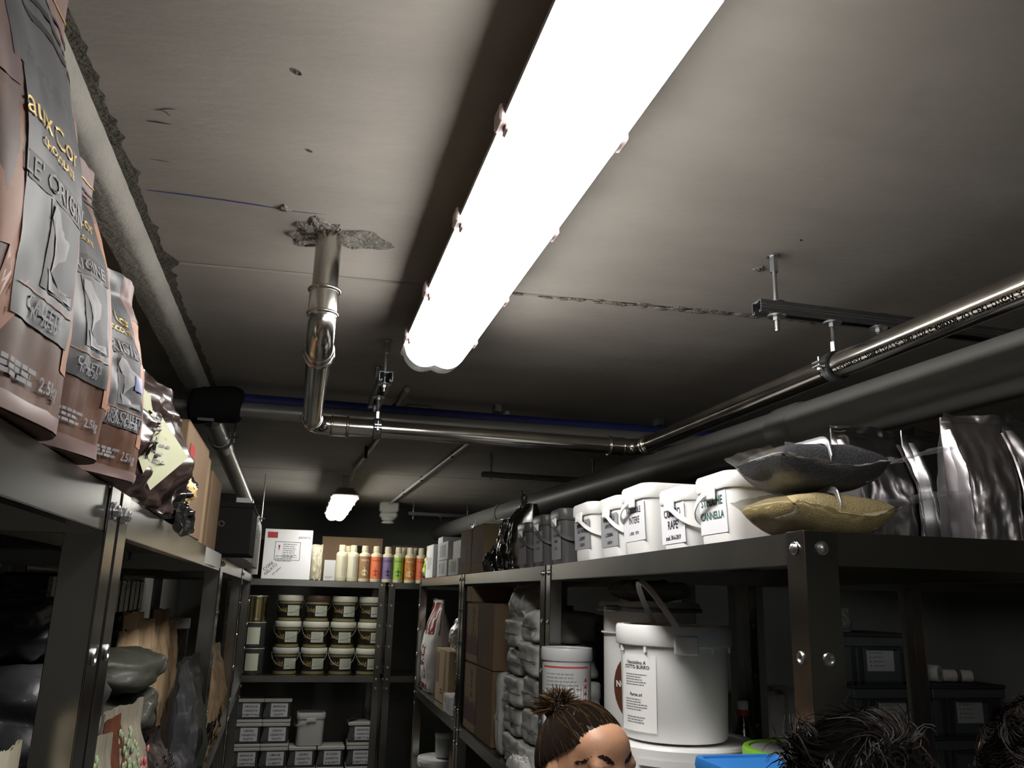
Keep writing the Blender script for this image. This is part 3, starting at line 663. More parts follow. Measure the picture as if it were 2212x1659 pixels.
def carton(label, loc, rz, w, d, h, m='kraft', cat='box', name='carton', group=None, tape=True, flap=True, bev=.002):
    """closed carton: body, four top flaps meeting at a seam, tape along the seam"""
    t = thing(name, label, cat, loc, rz, group)
    part('body', MB().box(-w/2,w/2,0,d,0,h-.002), m, t, smooth=None, bev=bev, seg=1)
    if flap:
        part('flap', MB().box(-w/2+.0005,w/2-.0005,.0005,d/2-.0008,h-.0025,h), m, t, smooth=None); part('flap', MB().box(-w/2+.0005,w/2-.0005,d/2+.0008,d-.0005,h-.0025,h), m, t, smooth=None)
    if tape: part('tape', MB().box(-w/2-.0004,w/2+.0004,d/2-.022,d/2+.022,h,h+.0006).box(-w/2-.0007,-w/2,d/2-.022,d/2+.022,h-.06,h+.0006).box(w/2,w/2+.0007,d/2-.022,d/2+.022,h-.06,h+.0006), 'tape', t, smooth=None)
    return t
class Pouch:
    """soft bag; local x across the front, front is -y, z up; S(s,t,side) is its skin"""
    def __init__(s, w, h, d, seed=0, top=.0, bottom=.75, p=2.6, wr=.006, lean=0, bul=.35, waist=0, seal=.08, fold=0, flare=0):
        s.flare = flare
        s.w,s.h,s.d,s.seed,s.top,s.bottom,s.p,s.wr,s.lean,s.bul,s.waist,s.seal,s.fold = w,h,d,seed,top,bottom,p,wr,lean,bul,waist,seal,fold
    def T(s, t):
        a = s.bul; b = s.bottom
        if t < a: f = b+(1-b)*sin(pi/2*t/a)
        else:
            q = min(1,(t-a)/(1-s.seal-a)); f = s.top+(1-s.top)*cos(pi/2*q)**.9 if q < 1 else s.top
        return f*s.d/2
    def S(s, x, t, side, off=0):
        n = fbm(x*2.2+s.seed, t*3.5, s.seed*1.7+side)+.5*abs(fbm(x*5+s.seed*2, t*6, 3+side))
        W = s.w/2*(1+s.flare*max(0,t-.42)-s.waist*sin(pi*t)+.02*fbm(t*3,s.seed,5))
        e = max(0,1-abs(x)**s.p)**(1/2.0); th = s.T(t)*e
        amp = s.wr*min(1,th/(.15*s.d)+.15)*(1 if t>.02 else 0)
        y = side*(th+.0012) + side*n*amp
        z = t*s.h*(1+.02*fbm(x*1.5+s.seed,0,9)*(1 if t>.5 else 0))
        y2 = y + s.lean*z + s.fold*max(0,t-.8)**2*s.h
        return Vector((x*W, y2+side*off, z))
    def build(s, parent, name, m, ns=28, nt=36):
        mb = MB()
        mb.grid(lambda u,v: s.S(-1+2*u, v, -1), ns, nt); mb.grid(lambda u,v: s.S(-1+2*u, v, 1), ns, nt, flip=True)
        mb.add([s.S(-1+2*i/ns,0,-1) for i in range(ns+1)]+[s.S(-1+2*i/ns,0,1) for i in range(ns+1)], [(i,ns+1+i,ns+2+i,i+1) for i in range(ns)])
        for e in (0,1): 
            x = -1+2*e; mb.add([s.S(x,j/nt,-1) for j in range(nt+1)]+[s.S(x,j/nt,1) for j in range(nt+1)], [((j,j+1,nt+2+j,nt+1+j) if e else (j,nt+1+j,nt+2+j,j+1)) for j in range(nt)])
        return part(name, mb, m, parent, smooth=75)
    def patch(s, parent, name, m, x0,x1,t0,t1, off=.0008, nx=12, nt=12, shape=None, side=-1):
        if shape is None:
            mb = MB().grid(lambda u,v: s.S(x0+(x1-x0)*u, t0+(t1-t0)*v, side, off), nx, nt)
        else:
            c = (sum(p[0] for p in shape)/len(shape), sum(p[1] for p in shape)/len(shape)); K = 5
            mb = MB(); n = len(shape); vs = [s.S(c[0],c[1],side,off)]; fs=[]
            for k in range(1,K+1):
                for px,py in shape: vs.append(s.S(c[0]+(px-c[0])*k/K, c[1]+(py-c[1])*k/K, side, off))
            fs = [(0,1+i,1+(i+1)%n) for i in range(n)]
            for k in range(K-1):
                for i in range(n): j=(i+1)%n; fs.append((1+k*n+i,1+k*n+n+i,1+k*n+n+j,1+k*n+j))
            mb.add(vs,fs)
        return part(name, mb, m, parent, smooth=75)
    def fn(s, side=-1, off=.0016, flip=1): return lambda x, y: s.S(flip*x/(s.w/2), y/s.h, side, off)
def pack(label, loc, rz, w, h, d, m, seed=0, cat='bag', name='foil_bag', group=None, rot=None, seal_m=None, **kw):
    t = thing(name, label, cat, loc, rz, group)
    if rot is not None: t.rotation_euler = rot
    P = Pouch(w,h,d,seed,**kw); P.build(t, 'pouch', m)
    if seal_m: P.patch(t,'seal_strip',seal_m,-.99,.99,.945,.998)
    return t, P
def softbox(label, loc, rz, w, l, h, m, seed=0, wr=.008, name='paper_pack', cat='pack', group=None, ex=5.0, n=14, seam=True, roll=0):
    """crumpled brick-shaped pack, origin at its base"""
    t = thing(name, label, cat, loc, rz, group)
    if roll: t.rotation_euler = (0,roll,rz)
    def P_(a):
        v = Vector(a); e = (abs(v.x)**ex+abs(v.y)**ex+abs(v.z)**ex)**(1/ex); v = v/e
        q = v*1.0; nz = fbm(q.x*.9+seed,q.y*.9,q.z*.9+seed*.7,2)+.8*abs(fbm(q.x*1.5+seed*3,q.y*1.5,q.z*1.5,2))-.3
        p = Vector((v.x*w/2,v.y*l/2,v.z*h/2)); p += Vector((v.x,v.y,v.z*.6))*nz*wr; p.z = max(-h/2,p.z); return p+Vector((0,0,h/2))
    mb = MB()
    for ax in range(3):
        for s in (-1,1):
            def fn(u,v,ax=ax,s=s):
                a=[0,0,0]; a[ax]=s; a[(ax+1)%3]=(-1+2*u); a[(ax+2)%3]=(-1+2*v)*1.0; return P_(a)
            mb.grid(fn,n,n,flip=(s<0))
    part('pouch', mb, m, t, smooth=75)
    if seam:
        f = MB(); f.grid(lambda u,v: P_((-1,-1+2*u,-.15+.1*v))+Vector((-.002-.004*v,0,.003*fbm(u*6,seed,v))),16,3); part('fold_seam', f, m, t, smooth=75)
    return t
def pillow(label, loc, rz, w, l, h, m, seed=0, wr=.006, name='paper_pack', cat='pack', group=None, tilt=0, ears=True, roll=0, p=4):
    """soft pack lying flat: x across, y along, bulging, with sealed ends"""
    t = thing(name, label, cat, loc, rz, group); t.rotation_euler = (tilt, roll, rz)
    def Sf(u, v, side):
        x = -1+2*u; y = -1+2*v
        e = (max(0,1-abs(x)**p)**.5)*(max(0,1-abs(y)**p)**.5)
        n = fbm(x*1.6+seed,y*1.6,seed+side)+.6*abs(fbm(x*3.5+seed,y*3.5,seed+7+side))
        return Vector((x*w/2*(1-.05*abs(y)**3), y*l/2*(1-.05*abs(x)**3), h/2+side*(h/2*e+.0008)+n*wr*min(1,e*2)))
    mb = MB(); mb.grid(lambda u,v: Sf(u,v,1), 24, 24); mb.grid(lambda u,v: Sf(u,v,-1), 24, 24, flip=True)
    part('pouch', mb, m, t, smooth=75)
    return t, Sf
def bottle(label, loc, rz, r, h, lm, spot=None, back=False, group=None, lm2=None):
    t = thing('squeeze_bottle', label, 'bottle', loc, rz, group)
    part('body', MB().lathe([(r*.94,0),(r,.006),(r,h*.74),(r*.97,h*.765),(r*.62,h*.805),(r*.56,h*.82),(r*.56,h*.84)],24), 'cream_pl', t, smooth=40)
    part('cap', MB().lathe([(r*.60,h*.835),(r*.62,h*.85),(r*.58,h*.985),(r*.5,h)],20), 'cream_pl', t, smooth=35)
    f = cyl_fn(r, 0)
    if lm: 
        c = card(t, 'label', lm, f, -r*1.75, r*1.75, h*.09, h*.70, 14, 1)
        if spot: 
            g = cyl_fn(r,0,off=.0014); mb = MB(); n=14
            mb.add([g(0,h*.25)]+[g(r*.55*cos(2*pi*k/n)*(1+.25*sin(3*k)),h*.25+r*.55*sin(2*pi*k/n)) for k in range(n)],[(0,1+k,1+(k+1)%n) for k in range(n)]); part('fruit_print', mb, spot, c, smooth=None)
            mb = MB(); mb.add([g(r*.1,h*.3),g(r*.2,h*.3),g(-r*.15,h*.42),g(-r*.22,h*.41)],[(0,1,2,3)]); part('stem_print', mb, spot, c, smooth=None)
            lettering(c, [('topping',0,h*.60,r*.5)], spot, g)
    if back:
        g = cyl_fn(r,0,off=.001); c = card(t,'label','lab_cream',f,-r*1.3,r*1.3,h*.09,h*.70,12,1); print_bars(c,'ink_grey',g,squiggle_lines(r*.1,r*1.1,h*.66,26,h*.021,h*.010,int(loc[0]*1000)))
    return t
# ------------------------------------------------------------------ top shelf on the right
def hgt(px, ytop, Y, zb): return aY(px,ytop,Y).z-zb
BK = [ # near Y, far Y, height, label text
 (1.275,1.425,.121,[('STECCHE',-.02,.17,.215,.02),('CANNELLA',-.02,-.07,.19,.02)],'ink_green','white square bucket marked STECCHE CANNELLA beside the flat bags',(.74,.16,.90)),
 (1.470,1.612,.119,[('COCCO',0,.20,.25,.02),('RAPE\'',.02,-.03,.25,.02),('scad. 30-6-2019',0,-.27,.13,.025)],'ink','white square bucket marked COCCO RAPE\'',(.86,.10,.86)),
 (1.690,1.860,.152,[('NOCCIOLE',0,.19,.17,.015),('INTERE',.02,.02,.19,.015),('L.18029    07/19',0,-.20,.085,.02)],'ink','white square bucket marked NOCCIOLE INTERE',(.84,.22,.88)),
 (1.880,2.040,.146,[('MANDORLE',0,.22,.16,.02),('AFFETTATE',0,.08,.12,.02),('L.20280866',0,-.09,.12,.02),('11/04/18',0,-.24,.11,.02)],'ink','white square bucket marked MANDORLE AFFETTATE',(.84,.20,.84)),
 (2.120,2.300,.156,[('MANDORLE',0,.18,.15,.02),('BASTONCINI',0,.07,.12,.02),('L.2018099',0,-.08,.12,.02),('11/06/18',0,-.21,.11,.02)],'ink','white square bucket with a grey label, right before the dark grey ones',(.84,.24,.82)),
 (2.435,2.580-.005,.168,[('PISTACCHIO',0,.15,.12,.02),('INTERO',0,.03,.13,.02),('05/19',0,-.12,.12,.02)],'ink','dark grey square bucket with pale lugs in front of the double shelf posts',(.84,.10,.80)),
 (2.665,2.800,.168,[('ARACHIDI',0,.1,.12,.02),('TOSTATE',0,-.05,.12,.02)],'ink','dark grey square bucket just past the double shelf posts',(.84,.10,.80)),
 (2.880,3.020,.160,[('ANACARDI',0,.1,.12,.02)],'ink','last dark grey square bucket, next to the black foil bags',(.84,.10,.80)),
]
for i,(a,b,h,ln,ink,lab,lb) in enumerate(BK):
    w = b-a; y = (a+b)/2; d = w*1.02; rz = -pi/2 - (.055 if y < 2.58 else .012)
    square_bucket(lab, (rx(y)+d/2+.012, y, ZT), rz, w, d, h, ln, ink, lb, 'square buckets on the top right shelf', drop=(.75,.7,.55,.7,.6,.6,.6,.6)[i], side=(-1,1,-1,1,1,1,1,1)[i], m='charcoal_pp' if i > 4 else 'white_pp', pm='paper_grey' if i > 2 else 'paper')
# flat bags at the corner: cane sugar below, dark seeds above
BX, BY = .775, 1.185
FB = .80
def flatbag(label, z, w, l, h, m, seed, rz, film_m, x=BX, y=BY, fin=True, tail=.12):
    t = thing('flat_bag', label, 'bag', (x,y,z), rz)
    def Sf(u, v, side):
        X = -1+2*u; Y = -1+2*v
        e = (max(0,1-abs(X)**2.6)**.6)*(max(0,1-abs(Y)**7)**.5)
        pn = -.10*math.exp(-((X+.12)/.05)**2)*(1-abs(Y)**4)     # pinch where the bag is creased
        n = fbm(X*1.5+seed,Y*1.5,seed+side)*.5
        return Vector((X*w/2*(1-.04*abs(Y)**3), Y*l/2*(1-.05*abs(X)**3), h*.5+side*h*.5*max(0,e+pn*1.2)+n*.006*min(1,2*e)+.012*abs(X)**3))
    mb = MB(); mb.grid(lambda u,v: Sf(u,v,1),40,30); mb.grid(lambda u,v: Sf(u,v,-1),40,30,flip=True)
    part('contents', mb, m, t, smooth=80)
    # flat fin seal round the side and a loose clear tail
    f = MB()
    f.grid(lambda u,v: Sf(u,0,0)+Vector((0,-.016*v-.001,.004*sin(9*u)+.006*fbm(u*5,v,seed))), 40, 3)
    part('fin_seal', f, film_m, t, smooth=80)
    f = MB(); f.grid(lambda u,v: Sf(0,v,0)+Vector((-.02*u,0,.012*u+.004*fbm(v*4,u,seed))), 3, 24); part('end_seal', f, film_m, t, smooth=80)
    if tail:
        f = MB(); f.grid(lambda u,v: Sf(1,v,0)+Vector((tail*u*(1-.35*v),.05*u*(v-.5),.035*u*(1-v)+.03*u*u*v+.008*fbm(v*4,u*3,seed))), 12, 24); part('clear_tail', f, 'film_clear', t, smooth=80)
    c = MB(); c.grid(lambda u,v: Sf(.42+.035*u,v,1)+Vector((0,0,.003+.012*sin(pi*u))), 6, 24); part('crease', c, 'film_seal', t, smooth=80)
    return t
flatbag('flat clear bag of golden cane sugar at the shelf corner', ZT, .195, .15, .066, 'sugar', 3, .05, 'film_sugar', .792, 1.165, tail=.11)
flatbag('flat clear bag of dark blue-black seeds lying on the sugar bag', ZT+.071, .195, .16, .074, 'poppy', 8, -.03, 'film_seal', .792, 1.175, tail=.13)
# silver foil bags
def silver(label, x, y, rz, w, h, d, m, seed, **kw):
    t, P = pack(label, (x,y,ZT), rz, w, h, d, m, seed, wr=.006, p=7, top=.04, bottom=.9, bul=.3, seal=.06, **kw)
    # pressed gusset folds at both sides
    for s in (-1,1):
        f = MB(); f.grid(lambda u,v: P.S(s*(.80+.16*u),.03+.86*v,-1,.004+.010*sin(pi*u)*(1-.5*v)), 6, 24); part('gusset_fold', f, m, t, smooth=70)
    f = MB(); f.grid(lambda u,v: P.S(-.98+1.96*u,.97+.06*v,-1,.001+.01*v*sin(u*7+seed)), 20, 4); part('top_seal', f, m, t, smooth=70)
    return t, P
silver('small silver foil bag peeking out behind the sugar bag', .925, 1.42, .10, .13, .15, .07, 'foil', 11)
silver('large dark silver foil bag behind the flat bags', 1.000, 1.31, .12, .155, .215, .11, 'foil_dark', 4)
silver('tall bright silver foil bag with a pinched top corner', 1.132, 1.195, -.20, .110, .225, .11, 'foil', 21)
silver('crumpled silver foil bag at the right edge', 1.285, 1.23, .25, .165, .235, .12, 'foil', 33)
silver('silver foil bag standing behind, second row at the right edge', 1.27, 1.44, .2, .20, .25, .12, 'foil_dark', 45)
t, P = pack('clear plastic bag of clear film standing among the silver bags', (1.14,1.63,ZT), .1, .22, .25, .09, 'film_sack', 5, name='plastic_bag', wr=.012)
# ---- beyond the buckets: foil wrapped packs, cartons, white boxes
def rt_item(pxn, pxf, py): a, b = RT(pxn,py), RT(pxf,py); return a.y, b.y
def on_right(y0, y1, depth, inset=.006): y=(y0+y1)/2; return (rx(y)+inset, y, ZT)
def pouch_r(label, y0, y1, h, d, m, seed, inset=.004, **kw):
    y=(y0+y1)/2; t, P = pack(label, (rx(y)+d/2+inset,y,ZT), -pi/2, y1-y0, h, d, m, seed, **kw); return t, P
t, P = pouch_r('tall black foil bag with a silver crumpled ear, next to the last bucket', 3.035, 3.20, .245, .14, 'foil_dark', 3, wr=.012, p=5, top=.25, bul=.5, seal=.02)
f = MB(); f.grid(lambda u,v: Vector((-.045+.05*u+.03*v*u-.012*v, -.01+.016*fbm(u*6,v*6,2), .225+.085*v*(1-.35*u)+.006*fbm(u*7,v*7,7))), 16, 16); part('crumpled_ear', f, 'foil', t, smooth=50)
f = MB(); f.grid(lambda u,v: P.S(-.98+.5*u,.04+.92*v,-1,.004+.006*fbm(u*9,v*14,2)), 12, 40); part('crinkled_side', f, 'foil', t, smooth=50)
t, P = pouch_r('black vacuum brick pack with foil ends leaning by the tall foil bag', 3.215, 3.36, .20, .12, 'black_gloss', 13, wr=.008, p=8, top=.7, bul=.4, seal=.01)
f = MB(); f.grid(lambda u,v: P.S(.55+.44*u,.5+.48*v,-1,.004+.005*fbm(u*9,v*14,5)), 10, 26); part('foil_end', f, 'foil', t, smooth=50)
t, P = pouch_r('black glossy pouch with a bright crease in front of the brick pack', 3.375, 3.49, .105, .10, 'black_gloss', 14, wr=.012, p=4, top=.4, bul=.4)
t, P = pouch_r('low black foil pack beside the kraft carton', 3.50, 3.60, .11, .10, 'foil_dark', 15, wr=.012, p=4, top=.3, bul=.4)
def carton_r(label, y0, y1, h, d=.3, m='kraft', inset=.006, **kw):
    y=(y0+y1)/2; return carton(label, (rx(y)+inset, y, ZT), -pi/2, y1-y0, d, h, m, **kw)
def band(t, w, z0, z1, m, name='printed_band', x0=None, x1=None):
    f = plane_fn((0,-.0001,0),(1,0,0),(0,0,1)); return card(t, name, m, f, -w/2 if x0 is None else x0, w/2 if x1 is None else x1, z0, z1)
for k,(y0,y1,h,lab) in enumerate(((3.615,3.86,.212,'kraft carton with a purple band, the one nearer the foil bags'),(3.90,4.165,.208,'kraft carton with a purple band, the one next to the white boxes'))):
    t = carton_r(lab, y0, y1, h, .28); c = band(t, y1-y0, h*.22, h*.66, 'purple_print')
    lettering(c, [('B',0,h*.56,.03),('O',0,h*.44,.03),('T',0,h*.32,.03)], 'kraft', plane_fn((.02,-.0005,0),(1,0,0),(0,0,1)))
def white_box(label, y0, y1, z, h, d=.18, inset=.006, mark=True):
    y=(y0+y1)/2; t = carton(label, (rx(y)+inset,y,z), -pi/2, y1-y0, d, h, 'white_card', name='white_box', tape=False, group='white boxes on the right')
    w = y1-y0; f = plane_fn((0,-.0002,0),(1,0,0),(0,0,1))
    if mark:
        card(t,'label','paper',f,-w*.32,w*.25,h*.18,h*.84); g = plane_fn((0,-.0005,0),(1,0,0),(0,0,1))
        card(t,'yellow_tag','yellow_mark',g,-w*.30,-w*.18,h*.55,h*.80); lettering(t,[('i',w*.08,h*.42,h*.34,.03)],'ink',g)
    return t
white_box('small white box on the shelf at the kraft carton, bottom right of the white boxes', 4.24,4.52,ZT,.085)
white_box('small white box on the bottom row, in the middle of the white boxes', 4.60,4.92,ZT,.088)
white_box('small white box stacked in the upper row of the white boxes', 4.58,4.90,ZT+.090,.10)
white_box('white box half hidden behind, upper row by the kraft carton', 4.25,4.54,ZT+.087,.095,.16,.03,False)
white_box('tall plain white box with no marking behind the small white boxes', 4.93,5.10,ZT,.235,.16,.03,False)
t = white_box('tall white box with yellow corner tags at the far end', 5.12,5.40,ZT,.200,.2,.004,False)
for q in (.02,.62):
    f = plane_fn((0,-.0002,0),(1,0,0),(0,0,1)); card(t,'yellow_tag','yellow_mark',f,-.13,-.09,.11+q*.1,.135+q*.1)
print_bars(t,'ink_grey',plane_fn((0,-.0003,0),(1,0,0),(0,0,1)),squiggle_lines(-.10,.10,.12,9,.008,.003,4))
t, P = pack('big translucent grey plastic sack behind the white boxes', (1.15,5.02,ZT), -pi/2, .95, .335, .24, 'film_sack', 7, name='plastic_sack', wr=.03, top=.25, bul=.45, p=3, seal=.02)
f = MB(); f.grid(lambda u,v: Vector((-.46+.17*u, -.05+.02*fbm(u*4,v*4,3), .315+.06*v+.03*fbm(u*6,v*5,1))), 14, 10); part('tied_end', f, 'film_seal', t, smooth=70)
t, P = pouch_r('bright green pouch with an orange foot at the far end of the right shelf', 5.43, 5.60, .185, .10, 'lab_green', 17, name='green_pouch', wr=.012, top=.1, bul=.3)
P.patch(t,'orange_print','lab_amber',-.95,-.1,.02,.36); P.patch(t,'dark_print','fruit_dark',-.6,.5,.02,.18,off=.0016)
# ------------------------------------------------------------------ right side, lower shelf
# big round pails at the front
PC = (.895,1.93)
t = round_pail('huge white pail with a raised lid rim under the other white pail', (PC[0]+.01,PC[1],ZM), 0, .165, .270, lid_h=.052, rim=1.055, cat='pail')
mb = MB(); mb.lathe([(.1755,-.012),(.1785,-.010),(.1785,.010),(.1755,.012)],48,Matrix.Translation((0,0,.242)),cap=False)
g = MB(); 
for a in range(0,13): pass
def lug(u,v): a = radians(215+50*u); return (.1765*cos(a),.1765*sin(a),.232+.014*v)
mb = MB(); mb.grid(lambda u,v:(Vector(lug(u,v))*1).to_tuple(),14,2); mb.grid(lambda u,v:(1.02*lug(u,v)[0],1.02*lug(u,v)[1],lug(u,v)[2]),14,2); part('grip_bar', mb, 'white_pp', t)
ZB = ZM+.272
t = round_pail('large white pail with an upright strap handle, standing on another pail', (PC[0],PC[1],ZB), 0, .128, .252, lid_h=.046, rim=1.075, taper=.95)
hd = MB(); pts=[]
for k in range(25):
    a = pi*k/24; q = .160*sin(a)**.85; pts.append(Vector((-.139*cos(a)*(1-.10*sin(a)), .50*q, .214+.87*q)))
strap(hd, pts, (0,.013*.87,-.013*.5), .003); h = part('handle', hd, 'white_pp', t, smooth=60); h.rotation_euler=(0,0,radians(77))
for s in (-1,1):
    o = part('handle_lug', MB().box(s*.1395-.004,s*.1395+.004,-.028,.028,.190,.232), 'white_pp', t, bev=.004); o.rotation_euler=(0,0,radians(77))
for k in range(10): a=2*pi*k/10; part('lid_tab', MB().box(.128,.134,-.003,.003,.192,.207,Matrix.Rotation(a,4,'Z')), 'white_pp', t)
f = cyl_fn(.1265,0,radians(202)); c = card(t,'label','paper_white',f,-.055,.055,.02,.185,12,1); g = cyl_fn(.1265,0,radians(202),.0014)
lettering(c,[('Nocciolino A',0,.168,.011,.02),('COTTO BURRO',0,.158,.011,.02),('Parma srl',0,.098,.010,.02)],'ink',g)
print_bars(c,'ink_grey',g,squiggle_lines(-.035,.035,.142,5,.0055,.0022,1)+squiggle_lines(-.035,.035,.088,5,.0055,.0022,2)+squiggle_lines(-.03,.03,.05,3,.0055,.0022,3))
# pail with hazelnut label, behind
pc = aY(1352,1400,2.26); ZN = ZM
t = round_pail('tall white pail with a dark clamp lid and an oval brown label', (pc.x+.062,2.24,ZM), 0, .128, .575, mats=('white_pp','grey_pp'), lid_h=.022, taper=.97, rim=1.1)
part('clamp_ring', MB().ring(.142,.006,44,8,Matrix.Translation((0,0,.555))), 'zinc_dark', t); part('clamp_lever', MB().box(-.165,-.12,-.09,-.075,.548,.565,c=.004), 'zinc_dark', t)
part('bead', MB().ring(.131,.003,44,6,Matrix.Translation((0,0,.492))), 'white_pp', t)
a0 = radians(228); f = cyl_fn(.131,.36,a0); mb = MB(); n=28
disk(mb,f,0,0,.062,.078); o = part('oval_label', mb, 'choc_print', t, smooth=None)
g = cyl_fn(.131,.36,a0,.0016); mb = MB(); disk(mb,g,0,.042,.036,.024); part('arch_print', mb, 'paper_white', o, smooth=None)
lettering(o,[('loto',0,.042,.022,.03)],'ink_red',cyl_fn(.131,.36,a0,.0022)); lettering(o,[('NOCCIOLE',0,.004,.021,.03),('Sgusciate',0,-.02,.014,.02)],'paper_white',g,'white_lettering')
f = cyl_fn(.131,.36,radians(262),.0012); lettering(t,[('PASTA NOCCIOLE EXTRA',0,0,.0105,.02),('Lavorazione - Nocciole Tostate',0,-.012,.0085,.012),('TONDA - EXTRA',0,-.028,.011,.02),('6 kg    L-18021',0,-.044,.013,.03)],'ink',lambda x,y: f(-y-.01,x))
# bag of clear film lying on it
t, Sf = pillow('clear crumpled film bag lying on the clamp lid', (pc.x+.062,2.24,ZM+.580), .1, .20, .16, .05, 'film_sack', 4, name='plastic_bag', cat='bag', wr=.01)
# transparent tub
p = aY(1248,1460,2.42); t = round_pail('translucent tub with a red line on its label, left of the tall pail', (p.x-.03,2.432,ZM+.02), 0, .072, .42, mats=('clear_tub','clear_tub'), lid_h=.035, taper=.96, rim=1.05, name='plastic_tub', cat='tub')
f = cyl_fn(.070,.0,radians(248)); c = card(t,'label','paper_white',f,-.075,.075,.20,.375,14,1); g = cyl_fn(.070,0,radians(248),.0014); card(c,'red_line','red_label',g,-.075,.075,.366,.371,14,1)
print_bars(c,'ink_grey',g,squiggle_lines(-.06,.05,.35,14,.010,.004,6)); mb = MB()
for k in range(6): mb.add([g(.058,.24+.018*k),g(.072,.24+.018*k),g(.065,.252+.018*k)],[(0,1,2)])
part('red_marks', mb, 'red_label', c, smooth=None)
part('stand', MB().box(-.09,.09,-.09,.09,-.02,0), 'kraft_dark', t)
# lime and blue lidded tubs at the very front
p = aY(1650,1605,1.55)
t = round_pail('lime green lid on a round tub half hidden by the dark-haired head', (1.03,1.615,ZM), 0, .115, .296, mats=('clear_tub','lime_lid'), lid_h=.03, name='round_tub', cat='tub')
f = MB(); f.grid(lambda u,v: Vector((-.02+.07*u,-.05+.03*v,.298+.018*sin(pi*u)*abs(fbm(u*4,v*3,1)+.4))),10,8); part('film_scrap', f, 'film_seal', t)
t = thing('blue_tub', 'blue lidded tub at the bottom edge below the big pail', 'tub', (.79,1.36,ZM+.0)); w,d,h=.18,.17,.318
part('body', MB().loops([rrect(w*.9,d*.9,.02,0),rrect(w*.97,d*.97,.02,h-.02)]), 'clear_tub', t); part('lid', MB().loops([rrect(w,d,.022,h-.022),rrect(w*1.02,d*1.02,.022,h-.012),rrect(w,d,.022,h),rrect(w*.9,d*.88,.02,h),rrect(w*.88,d*.86,.02,h-.004)]), 'blue_lid', t, smooth=35)
# cups, bottle and tins behind the pails, right
for i in range(4):
    for j in range(3):
        q = thing('paper_cup_stack', 'stack of white cups, %s row, %s from the left, right of the pails' % (('front','middle','back')[j],('first','second','third','fourth')[i]), 'cups', (1.545+.083*i+.02*j, 2.72+.09*j, ZM), 0, 'stacks of white cups')
        hh = .265+.012*((i*7+j*3)%3); part('stack', MB().lathe([(.030,0),(.037,.10),(.038,.104),(.036,.105),(.038,.14),(.039,.144),(.037,.145),(.0385,.18),(.04,.184),(.038,.186),(.04,hh-.006),(.0415,hh-.003),(.040,hh),(.034,hh-.004)],20), 'paper_white', q)
q = thing('dressing_bottle', 'dark bottle with a red and white cap right of the large pail', 'bottle', (1.345,2.42,ZM)); part('body', MB().lathe([(.034,0),(.035,.005),(.035,.17),(.014,.235),(.013,.25)],20), 'black_gloss', q)
part('cap', MB().lathe([(.017,.25),(.017,.29),(.014,.293)],18), 'paper_white', q); part('cap_band', MB().lathe([(.0175,.25),(.0175,.268)],18,cap=False), 'red_label', q)
q = round_pail('low dark tin below the red-capped bottle', (1.36,2.30,ZM), 0, .055, .17, mats=('tin_black','black_gloss'), lid_h=.02, name='dark_tin', cat='tin')
# ---- middle right unit lower shelf: paper packs, cartons
gp = 'stacked grey paper packs'
mid = .768
rr = random.Random(5)
nm = ['bottom','second','third','fourth','fifth','sixth']
for j,(px,ya,yb,n,hh) in enumerate(((1085,2.99,3.20,5,.098),(1130,2.72,2.965,5,.105))):
    z = ZM
    for k in range(n):
        yc=(ya+yb)/2+rr.uniform(-.008,.008)
        t = softbox('grey paper pack, %s from the bottom in the %s stack' % (nm[k], 'far' if j==0 else 'near'), (rx(3)+.125+rr.uniform(-.01,.012), yc, z), rr.uniform(-.06,.06), .22, (yb-ya)*1.02, hh*1.0, 'grey_pack', 20+j*9+k, wr=.012, group=gp, ex=9); z += hh*1.03
t, P = pack('standing grey paper sack leaning over the paper packs', (rx(3.1)+.12,3.13,ZM+.497), -pi/2+.25, .25, .128, .16, 'grey_pack', 5, name='paper_sack', wr=.01, top=.5, bul=.4, p=4)
t, Sf = pillow('loose white paper bag hanging off the lower shelf edge', (rx(2.80)-.014,2.80,ZM+.002), .0, .05, .22, .07, 'white_bag', 9, name='paper_bag', cat='bag', wr=.014)
t = softbox('flat grey pouch standing beside the paper packs', (rx(3.28)+.06,3.27,ZM), 0, .10, .04, .30, 'grey_pack', 31, name='grey_pouch', cat='pack', wr=.008)
for k in range(2):
    t, P = pack(('left' if k else 'right')+' grey sack with green lettering in the dark behind the double posts', (1.165,2.80+.31*k,ZM), -pi/2, .30, .52, .16, 'grey_pack', 60+k, name='lettered_sack', wr=.01, p=5, top=.3)
    lettering(t,[('FONDOR',0,.47,.055,.01)],'fruit_green',P.fn())
for k,(z,h) in enumerate(((ZM,.285),(ZM+.288,.262))):
    y0,y1 = 3.42,3.99; t = carton('tall kraft carton with dark city print, '+('lower' if k==0 else 'upper')+' of the pair at the far post', (rx(3.7)+.02,(y0+y1)/2,z), -pi/2, y1-y0, .34, h, 'kraft_dark', name='carton')
    f = plane_fn((0,-.0003,0),(1,0,0),(0,0,1)); c = card(t,'kraft_side','kraft',f,-.285,-.02,h*.02,h*.98); g = plane_fn((0,-.0007,0),(1,0,0),(0,0,1))
    card(c,'purple_band','purple_print',g,-.285,-.02,h*.14,h*.36); lettering(c,[('N',-.12,h*.85,.05),('O',-.12,h*.70,.05),('A',-.12,h*.55,.05)],'ink',g); mb=MB()
    for q in range(14): x=-.28+q*.018; mb.add([g(x,h*.36),g(x+.013,h*.36),g(x+.013,h*(.40+.12*rr.random())),g(x,h*(.40+.1*rr.random()))],[(0,1,2,3)])
    part('skyline_print', mb, 'purple_print', c, smooth=None)
t = carton('torn open flap carton standing against the far post', (rx(3.95)+.012,3.93,ZM+.552), -pi/2, .12, .2, .072, 'kraft', flap=False, tape=False)
